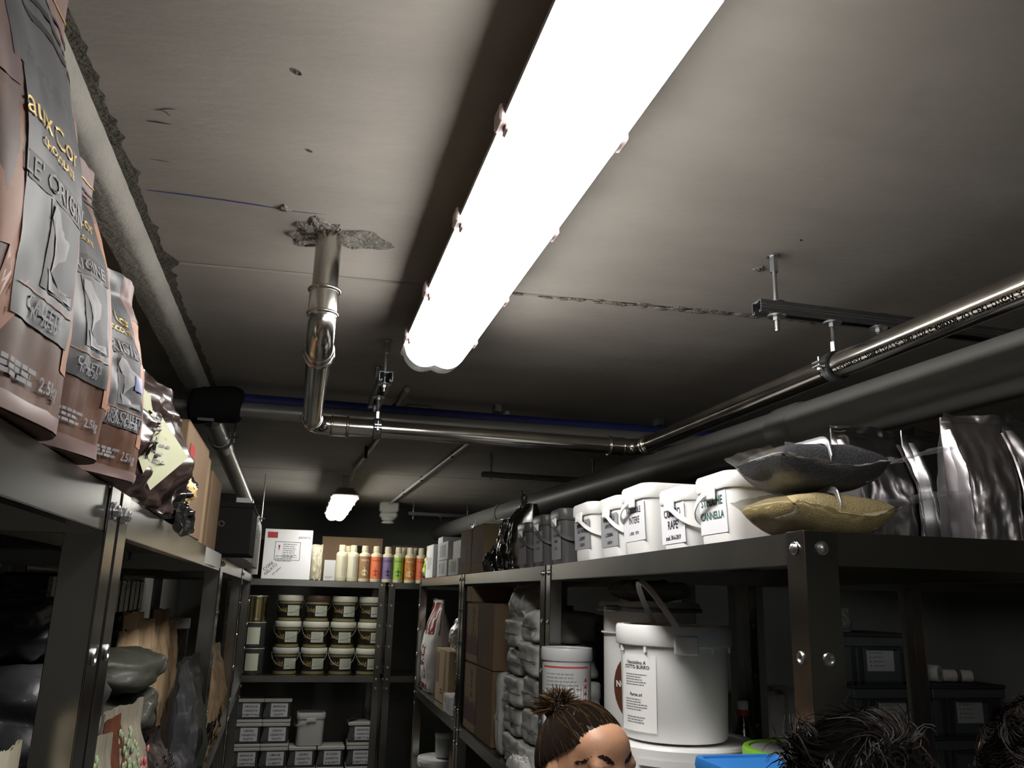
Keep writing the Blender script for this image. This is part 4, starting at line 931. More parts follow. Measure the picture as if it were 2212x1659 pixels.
# ---- far right unit lower shelf
def rb(y, inset): return rx(y)+inset
t, P = pack('red and white flour sack standing at the far right', (rb(5.45,.10),5.42,ZM), -pi/2, .36, .55, .17, 'white_bag', 3, name='flour_sack', wr=.012, p=4, top=.15, bul=.35)
P.patch(t,'red_top','red_bag',-.99,.99,.62,.97); c = P.patch(t,'red_badge','red_bag',0,0,0,0,shape=[(-.55,.42),(-.4,.50),(.4,.50),(.55,.42),(.55,.16),(-.55,.16)],off=.0012); lettering(c,[('MIX',0,.235,.055,.03),('BRIO',0,.19,.045,.03)],'paper_white',P.fn(off=.002))
P.patch(t,'red_foot','red_bag',-.6,.6,.02,.09)
t, P = pack('glossy red bag slumped behind the flour sack', (rb(5.05,.43),5.02,ZM), -pi/2, .50, .50, .15, 'red_bag', 6, name='red_bag', wr=.02, p=3, top=.1)
t, P = pack('shiny white plastic bag with a torn neck on the cardboard box', (rb(4.80,.14),4.78,ZM+.285), -pi/2, .22, .19, .12, 'white_bag', 8, name='plastic_bag', wr=.02, p=3, top=.05)
t = carton('open brown cardboard box with a faded side print', (rb(4.85,.045),4.83,ZM), -pi/2, .42, .30, .285, 'kraft', flap=False, tape=False)
f = plane_fn((0,-.0003,0),(1,0,0),(0,0,1)); card(t,'faded_print','kraft_dark',f,-.20,-.10,.10,.26); card(t,'tape','tape',plane_fn((0,-.0006,0),(1,0,0),(0,0,1)),.06,.10,.0,.285); print_bars(t,'ink',plane_fn((0,-.0005,0),(1,0,0),(0,0,1)),squiggle_lines(-.04,.05,.07,2,.016,.006,2))
white_box('single white box with a yellow stripe in front of the cardboard box', 4.30,4.52,ZM,.088,.16,.01)
for k in range(9):
    q = thing('clear_clamshell','clear plastic box, %s in the stack by the post' % ('lowest','second lowest','third lowest','fourth lowest','middle','fourth from the top','third from the top','second from the top','topmost')[k],'plastic box',(rb(4.17,.07),4.17,ZM+.0405*k),-pi/2+.05*sin(k*2.3),'clear plastic boxes in a stack')
    part('tray', MB().loops([rrect(.10,.10,.012,0),rrect(.118,.118,.014,.018)]), 'film_sack', q); part('cover', MB().loops([rrect(.122,.122,.014,.018),rrect(.122,.122,.014,.021),rrect(.104,.104,.012,.039)]), 'film_seal', q)
q = white_box('narrow white box with a yellow tag standing on the clear plastic boxes', 4.12,4.20,ZM+.3655,.085,.07,.02)
# bottom shelf right: round pails
ZL = .4615
for lab,y,ins,r,h,m in (('white round pail with an amber label on the bottom right shelf',5.42,.17,.15,.30,'white_pp'),('white pail standing behind under the kraft box, bottom right shelf',4.72,.19,.14,.24,'white_pp'),('smaller grey pail at the back of the bottom right shelf',5.08,.36,.12,.44,'clear_tub')):
    t = round_pail(lab,(rb(y,ins),y,ZL),0,r,h,mats=(m,'white_pp'),lid_h=.04,handle=(radians(20),1.5,.008))
    if 'amber' in lab:
        f = cyl_fn(.1475,0,radians(215)); c = card(t,'label','amber_label',f,-.09,.09,.03,.24,14,1); g=cyl_fn(.1475,0,radians(215),.0015); mb=MB(); n=16; mb.add([g(0,.17)]+[g(.035*cos(2*pi*k/n),.17+.035*sin(2*pi*k/n)) for k in range(n)],[(0,1+k,1+(k+1)%n) for k in range(n)]); o=part('seal_print',mb,'choc_print',c,smooth=None); print_bars(c,'choc_print',g,squiggle_lines(-.06,.05,.10,3,.014,.006,2))
carton('upright brown box on the small white pail, bottom right shelf', (rb(4.70,.10),4.70,ZL+.243), -pi/2, .20,.22,.30,'kraft_dark')
t = round_pail('stack of two small tubs on the amber pail', (rb(5.40,.17),5.40,ZL+.303),0,.055,.14,mats=('clear_tub','white_pp'),lid_h=.03,name='small_tub',cat='tub')
white_box('little white carton at the foot of the far right shelving', 4.25,4.36,ZL,.19,.09,.01,False)
# ------------------------------------------------------------------ grey crates in the side alcove
def crate(label, x0, y, z, w, d, h, text=None):
    t = thing('stacking_crate', label, 'crate', (x0,y,z), .0, 'grey stacking crates')
    part('body', MB().box(.012,w-.012,.012,d-.012,.0,h-.03), 'crate', t, smooth=None, bev=.004)
    part('rim', MB().box(0,w,0,d,h-.062,h-.018,c=.004), 'crate', t); part('lid', MB().box(-.004,w+.004,-.004,d+.004,h-.018,h,c=.004), 'crate_dark', t)
    for x in (.05,.09,w-.10,w-.06): part('rib', MB().box(x,x+.012,.0,.014,.0,h-.06), 'crate_dark', t)
    part('hand_grip', MB().box(w*.3,w*.7,-.006,.004,h-.075,h-.062,c=.002), 'crate_dark', t); part('foot', MB().box(.02,w-.02,.0,d-.0,.0,.012), 'crate_dark', t)
    if text:
        f = plane_fn((w*.5,.0115,0),(1,0,0),(0,0,1),.001); c = card(t,'paper_label','paper',f,-.075,.075,h*.25,h*.78)
        g = plane_fn((w*.5,.0115,0),(1,0,0),(0,0,1),.0018); lettering(c,[(s,x,h*y2,z2,.02) for s,x,y2,z2 in text],'ink_red',g); mb=MB()
        for k in range(4): 
            for a in (1,): mb.add([g(-.058,h*(.62-.085*k)),g(-.052,h*(.62-.085*k)),g(-.052,h*(.60-.085*k)),g(-.058,h*(.60-.085*k))],[(0,1,2,3)])
        part('bullet_print', mb, 'ink', c, smooth=None); print_bars(c,'ink_grey',g,[(-.04,.02,h*(.61-.085*k),.004) for k in range(4)])
    return t
YC = 3.6; cw = .42; ch = .232
zt = aY(1817,1478,YC).z
x0 = aY(1981,1370,YC).x-cw
crate('grey crate labelled BURRO DI CACAO, on top of the pile', x0, YC, zt, cw, .40, ch, [('BURRO di CACAO',0,.70,.0175)])
crate('grey crate under the top one with a red and white COPERTURE label', x0+.03, YC-.02, zt-ch-.001, cw, .40, ch, [('FONDSCHOKOLADE',0,.72,.016),('TEMPERA',-.02,.40,.018),('COPERTURE',.012,.30,.018)])
crate('grey crate at the right carrying the paper rolls', x0+.03+cw+.012, YC-.02, zt-ch-.001, cw, .40, ch, [('BURRO +',-.02,.72,.018)])
zz = zt-2*ch-.002
crate('lower grey crate directly below the COPERTURE crate', x0+.03, YC-.01, zz, cw, .40, ch); crate('lower grey crate below the crate with paper rolls', x0+.042+cw, YC-.01, zz, cw, .40, ch)
t = thing('pallet_table', 'low steel table under the grey crates', 'table', (x0-.05,YC-.06,0)); part('top', MB().box(0,1.05,0,.52,zz-.045,zz-.002), 'inox', t, smooth=None)
for a in (.02,.99):
    for b in (.02,.46): part('leg', MB().box(a,a+.04,b,b+.04,0,zz-.045), 'inox_post', t, smooth=None)
zr_ = zt+.0
for k,(dx,dy,r,l,rz,nm2) in enumerate(((.60,.08,.040,.13,.5,'big white paper roll with a tear-drop wrapper on the grey crate'),(.67,.10,.022,.10,.3,'small white roll beside the big paper roll'),(.77,.07,.03,.14,1.25,'banded paper roll lying at the right of the crate'))):
    t = thing('paper_roll', nm2, 'roll', (x0+dx,YC+dy,zr_+r+.002), rz); part('roll', MB().tube([(0,0,0),(0,.003,0),(0,l,0)],[r*.97,r,r],22), 'paper_white', t)
    part('core', MB().tube([(0,-.0008,0),(0,.002,0)],r*.25,14), 'kraft', t)
    if k == 2: part('paper_band', MB().tube([(0,l*.4,0),(0,l*.55,0)],r*1.02,22), 'kraft_dark', t)
t, P = pack('small bag of brown nuts on the topmost crate', (x0+.10,YC+.14,zt+ch+.001), .1, .10, .11, .07, 'film_sack', 5, name='nut_bag', wr=.006); part('nuts', MB().ball((0,0,.042),(.04,.026,.04),16,10), 'beans', t)
t = thing('crate_tag','little white switch on the side of the top crate','switch',(x0+cw+.022,YC+.02,zt+.055)); part('plate', MB().box(-.012,.012,0,.008,0,.06,c=.002), 'paper_white', t); part('tag_face', MB().box(-.006,.006,-.002,.0,.02,.04), 'white_abs', t)  # small white tag on the crate, built as a plate with a raised face
# ------------------------------------------------------------------ end wall shelving
def fx(px, py=1250, Y=None): return aY(px,py,Y or YF+.03).x
ZF2, ZF3 = CZ-.5985, CZ-1.2585
# white carton with the printed panel
a, b = fx(563), fx(668); w = b-a; h = .37
t = carton('big white carton with a red sticker and a framed print, end shelf', ((a+b)/2,YF+.03,ZF), -.02, w, .30, h, 'white_card', tape=False)
f = plane_fn((0,-.0003,0),(1,0,0),(0,0,1)); g = plane_fn((0,-.0008,0),(1,0,0),(0,0,1))
card(t,'red_sticker','red_label',f,-w*.44,-w*.23,h*.82,h*.94)
fr = MB(); x0,x1,z0,z1 = -w*.27,w*.26,h*.38,h*.75
for p in ((x0,x1,z0,z0+.003),(x0,x1,z1-.003,z1),(x0,x0+.003,z0,z1),(x1-.003,x1,z0,z1)): fr.add([f(p[0],p[2]),f(p[1],p[2]),f(p[1],p[3]),f(p[0],p[3])],[(0,1,2,3)])
part('printed_frame', fr, 'ink', t, smooth=None); print_bars(t,'ink_grey',f,squiggle_lines(-w*.10,w*.2,h*.70,7,.016,.006,3)+squiggle_lines(-w*.24,w*.2,h*.46,3,.018,.006,5))
mb = MB(); mb.add([f(-w*.2,h*.68),f(-w*.16,h*.68),f(-w*.18,h*.56)],[(0,1,2)]); part('cone_print', mb, 'ink_red', t, smooth=None)
q = plane_fn((-w*.36,-.0005,h*.20),(cos(.75),0,sin(.75)),(-sin(.75),0,cos(.75))); lettering(t,[('CONI',.01,.016,.034,.0),('GELATO',.01,-.014,.030,.0)],'ink',q); lettering(t,[('per gelato',.035,-.05,.020,.0)],'ink_red',q)
lettering(t,[('panaria',w*.33,h*.85,.03)],'ink_grey',f)
# yellow bag, brown carton, small grey box
t,P = pack('narrow clear bag of yellow flakes beside the white carton', (fx(681),YF+.10,ZF),.1,.085,.27,.10,'cream_wrap',4,name='flake_bag',wr=.012,top=.1,bul=.3)
part('flakes', MB().ball((0,0,.10),(.036,.046,.095),16,12), 'ochre_print', t)
a,b = fx(690,Y=6.85),fx(822,Y=6.85); t = carton('brown carton with a dark oval hand hole behind the bottles', ((a+b)/2,6.85,ZF),0,b-a,.28,.345,'kraft_dark'); 
mb=MB(); n=20; f=plane_fn((0,-.0004,0),(1,0,0),(0,0,1)); mb.add([f(.06+.075*cos(2*pi*k/n),.25+.032*sin(2*pi*k/n)) for k in range(n)],[tuple(range(n))]); part('hand_hole', mb, 'hole', t, smooth=None)
a,b = fx(698),fx(723); t = carton('small grey box left of the cream bottles', ((a+b)/2,YF+.06,ZF),.03,b-a,.08,.155,'grey_pp',tape=False); print_bars(t,'ink_grey',plane_fn((0,-.0004,0),(1,0,0),(0,0,1)),squiggle_lines(-.03,.03,.03,2,.01,.004,1))
t = carton('dark carton with a pale panel in the corner behind the purple bottle', (fx(872,Y=6.9),6.9,ZF),0,.22,.2,.30,'brown_card'); card(t,'pale_panel','grey_pp',plane_fn((0,-.0004,0),(1,0,0),(0,0,1)),-.07,.10,.02,.285)
# sauce bottles
br, bh = .043, .272
for px,py,lm,sp,bk,dy,lab in ((735,0,None,None,True,.05,'plain cream squeeze bottle, leftmost of the bottle row'),(760,0,None,None,True,.05,'plain cream squeeze bottle, second from the left'),
    (785,0,'lab_brown','fruit_cream',False,.05,'squeeze bottle with a brown coconut label'),(810,0,'lab_orange','fruit_red',False,.05,'squeeze bottle with an orange-red label'),
    (835,0,'lab_purple','fruit_dark',False,.06,'squeeze bottle with a purple berry label'),(858,0,'lab_green','fruit_green',False,.07,'squeeze bottle with a lime green label'),
    (884,0,'lab_amber','fruit_cream',False,.06,'squeeze bottle with a brown and amber label'),(893,0,'lab_amber','fruit_red',False,.16,'squeeze bottle with an amber label, at the green pouch'),
    (748,0,None,None,True,.16,'cream squeeze bottle in the second row behind the leftmost two'),(908,0,'lab_orange','fruit_red',False,.06,'squeeze bottle with an orange label, rightmost of the row'),(868,0,'lab_orange',None,False,.17,'squeeze bottle half hidden behind the lime one')):
    bottle(lab,(aY(px,1250,YF+dy).x,YF+dy,ZF),random.uniform(-.15,.15),br,bh,lm,sp,bk,'sauce bottles on the end shelf')
# dark pails with cream lids, stacked
def dpail(label, x, y, z, r, h, lid='lid_cream', turn=0.0, tx=0, group='dark pails stacked on the end shelf'):
    t = thing('dark_pail', label, 'pail', (x,y,z), turn, group)
    part('body', MB().lathe([(r*.90,0),(r*.91,.005),(r*.97,h*.80),(r*.97,h-.01)],32), 'pail_dark', t); f0 = lambda k: r*(.91+.06*k/.8)
    part('upper_band', MB().lathe([(r*.962,h*.66),(r*.978,h*.80)],32,cap=False), 'pail_band', t); part('lower_band', MB().lathe([(r*.915,h*.01),(r*.925,h*.12)],32,cap=False), 'pail_band', t)
    part('lid', MB().lathe([(r*1.02,h-.045),(r*1.04,h-.042),(r*1.04,h-.012),(r*1.0,h-.002),(r*.94,h-.002),(r*.92,h-.008)],32), lid, t, smooth=35)
    f = cyl_fn(r*.955,0,-pi/2+tx,.001); c = card(t,'paper_label','paper_green',f,-.005,r*.95,h*.20,h*.60,8,1); print_bars(c,'ink_grey',cyl_fn(r*.955,0,-pi/2+tx,.0016),squiggle_lines(r*.06,r*.85,h*.55,8,h*.042,h*.014,int(x*99)))
    lettering(t,[('Gold',-r*.55,h*.42,r*.42)],'gold',cyl_fn(r*.95,0,-pi/2+tx,.0016))
    hd = MB(); hd.tube([(-r*1.05*cos(pi*k/14),-(.02+r*.25*sin(pi*k/14)) - (r*.85 if 0<k<14 else 0)*sin(pi*k/14),h-.035-sin(pi*k/14)*h*.5) for k in range(15)],.0022,6); part('handle', hd, 'zinc', t)
    return t
pr, ph = .0955, .190
rows = ['bottom','middle','top']; cols = ['first','second','third','fourth']
for k,px in enumerate((616,678,739,799)):
    for j in range(3):
        lid = 'lid_cream'
        if k==1 and j==2: lid='brown_card'
        if k==0 and j==0: lid='tin_band'
        dpail('dark pail with %s lid, %s row, %s from the left' % ({'lid_cream':'a cream','brown_card':'a dark','tin_band':'a metal'}[lid], rows[j], cols[k]), fx(px,1420)+random.uniform(-.001,.001), YF+.165, ZF2+.0005+(ph+.0005)*j, pr, ph, lid, random.uniform(-.12,.12), random.uniform(-.25,.1))
def can(label, x, y, z, r, h, m, gold=False):
    t = thing('tin_can', label, 'can', (x,y,z), 0, 'tin cans at the left of the end shelf')
    prof = [(r*.98,0),(r,.003)]
    for k in range(17): q = h*(.1+.8*k/16); prof.append((r*(.975 if k%2 else 1.0),q))
    prof += [(r,h-.004),(r*.98,h),(r*.93,h),(r*.92,h-.004)]; part('body', MB().lathe(prof,28), m, t, smooth=50); part('rim', MB().ring(r*.98,.003,28,6,Matrix.Translation((0,0,h-.003))), 'tin_band', t)
    if not gold: card(t,'label','paper_green',cyl_fn(r,0,-pi/2,.001),-r*.5,r*.6,h*.15,h*.8,6,1)
    return t
cx = fx(545,1400)
can('golden ribbed tin can on the end shelf at the left', cx, YF+.13, ZF2+.370, .078, .19, 'tin', True); can('black tin with a pale label below the golden can', cx-.005, YF+.13, ZF2+.185, .085, .184, 'tin_black'); can('black tin with a pale label at the bottom below the golden can', cx, YF+.13, ZF2, .085, .184, 'tin_black')
# black square tins with white lids and hand-lettered labels
def stin(label, px, row, lines, z, open_=False):
    x = fx(px,1617); w,d,h = .196,.19,.163; t = thing('square_tin', label, 'tin', (x,YF+.07,z), random.uniform(-.012,.012), 'black square tins on the low end shelf')
    part('body', MB().box(-w/2+.006,w/2-.006,.006,d,0,h-.014), 'tin_black', t, smooth=None, bev=.006); part('lid', MB().box(-w/2,w/2,0,d+.004,h-.026,h-.002,c=.004), 'tin_band', t); part('base_band', MB().box(-w/2,w/2,.0,d+.002,0,.020,c=.003), 'tin_band', t)
    f = plane_fn((.01,.006,0),(1,0,0),(0,0,1),.001); c = card(t,'paper_label','paper',f,-.058,.062,.038,.130); g = plane_fn((.01,.006,0),(1,0,0),(0,0,1),.0018)
    lettering(c,[(s,0,.108-.028*i,.021,.012) for i,s in enumerate(lines)],'ink',g); mb = MB()
    mb.grid(lambda u,v: plane_fn((0,.006,0),(1,0,0),(0,0,1),.0006)(-.10+.07*u+.02*v*v,.03+.09*v+.03*u),6,8); part('swirl_print', mb, 'slate_light', t, smooth=None)
    if open_:
        for s in (-1,1): part('open_flap', MB().add([(s*w/2,.005,h),(s*w/2,d,h),(s*.02,d*.5,h+.055)],[(0,1,2)]).add([(s*w/2,.005,h+.001),(s*w/2,d,h+.001),(s*.02,d*.5,h+.056)],[(2,1,0)]), 'brown_card', t, smooth=None)
    return t
ls = {'A':['ARANCIA','CANDITA','FILETTI'],'C':['CEDRO','CANDITO','FILETTI'],'Q':['ARANCIA','CANDITA','CUBETTI 9x9'],'L':['LIMONE','CANDITO','CUBETTI'],'S':['SCORZA','CANDITA','A QUARTI']}
for px,row,k,lab in ((530,0,'Q','black square tin, bottom row at the far left'),(592,0,'L','black square tin, bottom row, second from the left'),(654,0,'C','black square tin under the little white bucket'),(716,0,'S','black square tin, bottom row, right of the little bucket'),(779,0,'Q','black square tin, bottom row at the right post'),
    (530,1,'C','black square tin, middle row at the far left'),(592,1,'C','black square tin, middle row, second from the left'),(779,1,'Q','black square tin with open top flaps at the right post'),
    (530,2,'Q','black square tin, top row at the far left'),(592,2,'A','black square tin, top row, second from the left')):
    stin(lab,px,row,ls[k],ZF3+.001+.1645*row, open_='flaps' in lab)
square_bucket('little plain white bucket with its handle down on the square tins', (fx(668,1600),YF+.17,ZF3+.167), .05, .20, .19, .225, None, drop=.35, m='grey_pp')
# pieces in the left corner behind the end of the left shelving
carton('dark box standing in the gap at the left end of the end shelf', (fx(548),YF+.22,ZF),0,.08,.2,.30,'brown_card')
# ------------------------------------------------------------------ chocolate bags on the near left shelf
def choc(label, y, w, h, d, seed, ang, lean, inset=.0, kind='A', wr=.0045, waist=.05, top=.02, flare=0):
    x = -.181-d*.42-inset; Q_ = .28/h if h > .28 else 1.0; t = thing('chocolate_bag', label, 'bag', (x,y,ZT+.001), pi/2-ang, 'brown chocolate bags on the left shelf')
    P = Pouch(w,h,d,seed,top=top,bottom=.85,p=4.2,wr=wr*.8,lean=lean,bul=.3,waist=waist,seal=.12,flare=flare); P.build(t,'pouch','brown_print')
    K_ = lambda t_: t_*Q_ if t_ < .76 else .76*Q_+(t_-.76)*(1-.76*Q_)/.24
    copper = [(-.95,.33),(-.55,.36),(-.45,.27),(-.6,.17),(-.72,.11),(-.62,.12),(-.38,.22),(-.2,.30),(-.3,.40),(-.35,.55),(-.5,.72),(-.98,.75)]
    P.patch(t,'copper_print','copper_print',0,0,0,0,shape=[(a_,K_(b_)) for a_,b_ in copper],off=.0006)
    P.patch(t,'copper_edge','copper_print',.48,.995,K_(.16),K_(.80),off=.0006,nx=8,nt=20); P.patch(t,'mauve_edge','mauve_foil',.5,.995,K_(.78),K_(.995),off=.0007); P.patch(t,'mauve_corner','mauve_foil',-.995,-.5,K_(.76),K_(.995),off=.0007)
    P.patch(t,'foot_seal','mauve_foil',-.995,.995,K_(.004),K_(.045),off=.0014,nt=2)
    pa = P.patch(t,'slate_panel','slate_print',-.46,.54,K_(.215),K_(.80),off=.0010,nx=14,nt=24); P.patch(t,'slate_top','slate_light',-.55,.50,K_(.78),K_(.998),off=.0010,nx=14,nt=14)
    if kind != 'C':
        for q in (.845,.865,.90):
            P.patch(t,'zip_line','slate_dark',-.98,.99,K_(q),K_(q+.007),off=.0016,nx=24,nt=2)
        P.patch(t,'gold_line','gold',-.98,.98,K_(.935),K_(.939),off=.0017,nx=24,nt=1)
    n2 = P.fn(off=.002); k = w/.19
    P.patch(pa,'dark_strip','slate_dark',-.44,.52,K_(.545),K_(.615),off=.0014,nx=12,nt=4)
    lettering(pa,[("LE' ORIGIN" if kind=='A' else 'ORIGINE',.003*k,K_(.578)*h,.0205*k,.01)],'silver_print',n2,'silver_lettering')
    lettering(pa,[('aux Cor',-.002*k,K_(.735)*h,.026*k,.0),('CHOCOLATE',.003*k,K_(.67)*h,.0095*k,.02)],'gold',n2,'gold_lettering')
    amap = [(.02,.53),(.14,.525),(.2,.49),(.36,.47),(.34,.44),(.3,.42),(.2,.40),(.14,.375),(.1,.36),(.12,.41),(.08,.45),(-.02,.49)]
    P.patch(pa,'photo_print','map_print',-.12,.46,K_(.315),K_(.54),off=.0014,nx=8,nt=10); P.patch(pa,'map_print','silver_print',0,0,0,0,shape=[(a_-.1,K_(b_)) for a_,b_ in amap],off=.0020)
    P.patch(pa,'photo_white','silver_print',0,0,0,0,shape=[(a_-.1,K_(b_)) for a_,b_ in [(.04,.37),(.3,.33),(.5,.345),(.52,.32),(.1,.32)]],off=.0020)
    P.patch(pa,'copper_line','copper_print',-.4,.52,K_(.292),K_(.296),off=.0018,nx=10,nt=1)
    if kind=='C':
        lettering(pa,[('DARK CALLETS',.003*k,K_(.265)*h,.0145*k,.02),('NON-70-30-38',.003*k,K_(.235)*h,.0105*k,.02)],'silver_print',n2,'callets_lettering'); P.patch(pa,'blue_emblem','blue_print',.2,.5,K_(.40),K_(.47),off=.0026,nx=4,nt=4)
    else: lettering(pa,[('CALLETS',.003*k,K_(.262)*h,.014*k,.02),('N° 70-30',.003*k,K_(.24)*h,.011*k,.02)],'silver_print',n2,'callets_lettering')
    sm = P.fn(off=.002); print_bars(t,'silver_print',sm,[(-.075*k,.01*k,K_(.115)*h,.0032*k),(-.075*k,.0*k,K_(.100)*h,.0032*k),(-.075*k,.005*k,K_(.085)*h,.0032*k)]); lettering(t,[('2.5kg',.03*k,K_(.097)*h,.014*k,.02)],'silver_print',sm,'weight_lettering')
    return t, P
choc('brown chocolate bag cut off at the left edge, nearest the camera', .285, .17, .40, .11, 3, .10, .06, .0, 'B')
t, P = choc("brown chocolate bag with the LE' ORIGIN panel, tall with a flared top", .592, .184, .44, .11, 5, .12, .085, .0, 'A', waist=.03, flare=.75)
# round gold seal near the top of the tall bag
mb = MB(); n=20; mb.add([P.S(-.30,.70,-1,.0026)]+[P.S(-.30+.10*cos(2*pi*k/n),.70+.03*sin(2*pi*k/n),-1,.0026) for k in range(n)],[(0,1+k,1+(k+1)%n) for k in range(n)]); part('gold_seal', mb, 'gold', t, smooth=None)
mb = MB(); mb.add([P.S(-.30,.70,-1,.0032)]+[P.S(-.30+.08*cos(2*pi*k/n),.70+.025*sin(2*pi*k/n),-1,.0032) for k in range(n)],[(0,1+k,1+(k+1)%n) for k in range(n)]); part('seal_centre', mb, 'silver_print', t, smooth=None)
choc('brown chocolate bag with a folded top, between the tall one and the slumped one', .738, .138, .285, .10, 9, .30, .07, .004, 'B', waist=.04, top=.10)
choc('slumped brown chocolate bag with DARK CALLETS panel, last of the brown bags', .888, .158, .225, .11, 14, .36, .03, .004, 'C', top=.22, wr=.007)
t, P = pack('black glossy bag with a white ORIGIN strip behind the slumped brown bag', (-.385,.985,ZT), pi/2-.45, .19, .27, .10, 'black_gloss', 6, name='black_bag', wr=.008, top=.02)
P.patch(t,'slate_panel','slate_print',-.2,.9,.2,.92); c = P.patch(t,'white_strip','silver_print',-.1,.88,.60,.70,off=.0016); lettering(c,[('ORIGIN',.04,.195,.028,.02)],'ink',P.fn(off=.0024)); lettering(c,[('CHOCOLATE',.04,.245,.012,.02),('ARTE',.03,.228,.012,.02)],'gold',P.fn(off=.0024),'gold_lettering')
# cream and brown bags, dark glossy sack
t, P = pack('cream bag with brown and yellow print and a pinched top', (-.42,1.345,ZT), pi/2-.45, .20, .285, .12, 'cream_wrap', 8, name='cream_bag', wr=.014, top=.02, bul=.35)
P.patch(t,'brown_print','choc_print',-.2,.97,.30,.55); P.patch(t,'yellow_print','ochre_print',-.97,-.25,.28,.52); P.patch(t,'brown_foot','choc_gloss',-.98,.98,.01,.22)
t, P = pack('dark chocolate-brown sack with a pale lime label, sagging over the shelf edge', (lx(1.25)-.055,1.235,ZT), pi/2-.25, .30, .20, .13, 'choc_gloss', 12, name='dark_sack', wr=.022, top=.12, bul=.35, p=2.8)
c = P.patch(t,'lime_label','lime_label',0,0,0,0,shape=[(-.62,.92),(-.2,.93),(.28,.62),(.30,.40),(-.18,.12),(-.55,.20)],off=.003); lettering(c,[('D',-.055,.16,.03,.02)],'ink',P.fn(off=.0045)); print_bars(c,'ink_grey',P.fn(off=.0045),squiggle_lines(-.06,.02,.125,6,.012,.004,2)); P.patch(c,'shell_print','slate_dark',-.5,-.25,.30,.42,off=.0045)
t, P = pack('black crumpled plastic bag hanging over the shelf edge by the carton', (lx(1.45)-.05,1.50,ZT), pi/2-.1, .20, .125, .12, 'black_gloss', 22, name='black_plastic_bag', wr=.025, top=.2, p=2.4)
f = MB(); f.grid(lambda u,v: Vector((-.07+.14*u,-.064-.006*fbm(u*5,v*4,3),.03-.05*v*(1-.4*abs(u-.4)))),10,8); f_=part('drooping_flap', f, 'black_gloss', t, smooth=60)
P.patch(t,'yellow_print','ochre_print',.1,.55,.3,.8)
def left_box(label, y0, y1, h, d, m, inset=.006, z=ZT, **kw):
    y=(y0+y1)/2; return carton(label,(lx(y)-inset,y,z),pi/2,y1-y0,d,h,m,**kw)
t = left_box('brown carton with a small red sticker, left top shelf', 1.60,1.97,.20,.32,'kraft_dark'); card(t,'red_sticker','red_label',plane_fn((0,-.0004,0),(1,0,0),(0,0,1)),-.14,-.07,.12,.165)
t = left_box('tall flat kraft board box next to the brown carton', 2.0,2.22,.215,.30,'kraft',.02); t = left_box('second flat kraft board box before the black carton', 2.25,2.52,.195,.30,'kraft_dark',.01)
b = aY(478,1215,2.62); c2 = aY(535,1215,2.62); t = thing('black_carton','black carton overhanging the left shelf edge','box',(c2.x,2.62,ZT),.0)
part('body', MB().box(-.26,0,0,.30,0,.150), 'black_card', t, smooth=None, bev=.002); part('lid', MB().box(-.262,.002,-.002,.302,.135,.152,c=.002), 'black_card', t); part('handle_flap', MB().box(-.20,-.06,.12,.124,.152,.19), 'black_card', t, smooth=None)
lettering(t,[('Moro',-.12,.09,.04,.0)],'brown_card',plane_fn((0,0,0),(1,0,0),(0,0,1),.0008))
wn=['nearest the black carton','second','third','fourth','fifth','farthest of the row']
for k in range(6):
    y0=3.0+k*.235; t = carton('upright white box in the left row, '+wn[k]+(' from the black carton' if 0<k<5 else ''),(lx(y0)+.055+.004*(k%3),y0+.11,ZT),pi/2,.215,.24,.205-.012*(k%3),'white_card',name='white_box',tape=False,group='white boxes on the left shelf'); print_bars(t,'ink_grey',plane_fn((0,-.0004,0),(1,0,0),(0,0,1)),squiggle_lines(-.09,.05,.16,3,.014,.005,k))
t = thing('shelf_tag','white paper tag stuck on the left shelf lip below the black carton','tag',(lx(2.40)+.0012,2.40,ZT-.045)); part('tag', MB().box(0,.0008,-.22,.22,.003,.043), 'grey_pp', t, smooth=None)
# ------------------------------------------------------------------ left lower shelf
def lpk(label, y, inset, w, h, d, m, seed, ang=0, z=ZM, **kw): return pack(label,(lx(y)-inset-d/2,y,z),pi/2-ang,w,h,d,m,seed,**kw)
def candy(t, P, m, pts, name):
    r = random.Random(len(name)); mb = MB()
    for _ in range(60):
        s = r.uniform(*pts[0]); q = r.uniform(*pts[1]); c = P.S(s,q,-1,.001); mb.ball(c,(.0055,.0025,.007),8,5)
    part(name, mb, m, t)['kind']='stuff'
t,P = lpk('black sack slumped at the near left lower shelf', .90,.12,.42,.46,.24,'charcoal_pack',3,name='black_sack',wr=.02,top=.1); 
t,P = lpk('cream printed pouch at the bottom left corner', .765,.0,.10,.43,.10,'wood_print',5,name='printed_pouch',wr=.01); P.patch(t,'yellow_top','ochre_print',-.97,.97,.95,.995)
t,P = lpk('cream pouch with a printed card window and red fruit, bottom left', .875,.0,.085,.435,.09,'cream_wrap',6,name='printed_pouch',wr=.01); P.patch(t,'rust_print','rust_print',-.98,-.2,.55,.92); candy(t,P,'candy_green',((.2,.9),(.2,.8)),'green_candy')
t,P = lpk('printed candy pouch with pink drops, behind the near post', 1.30,.0,.20,.375,.10,'wood_print',7,.1,name='candy_pouch',wr=.014); P.patch(t,'rust_print','rust_print',-.98,-.1,.45,.97); candy(t,P,'candy_pink',((-.1,.8),(.3,.75)),'pink_candy'); candy(t,P,'candy_green',((-.3,.3),(.6,.92)),'green_candy')
t,P = lpk('printed candy pouch with green and pink drops, second along', 1.56,.0,.20,.39,.10,'wood_print',8,.12,name='candy_pouch',wr=.014); P.patch(t,'rust_print','rust_print',-.98,-.2,.5,.97); candy(t,P,'candy_pink',((.0,.9),(.35,.80)),'pink_candy'); candy(t,P,'candy_green',((-.4,.2),(.55,.9)),'green_candy')
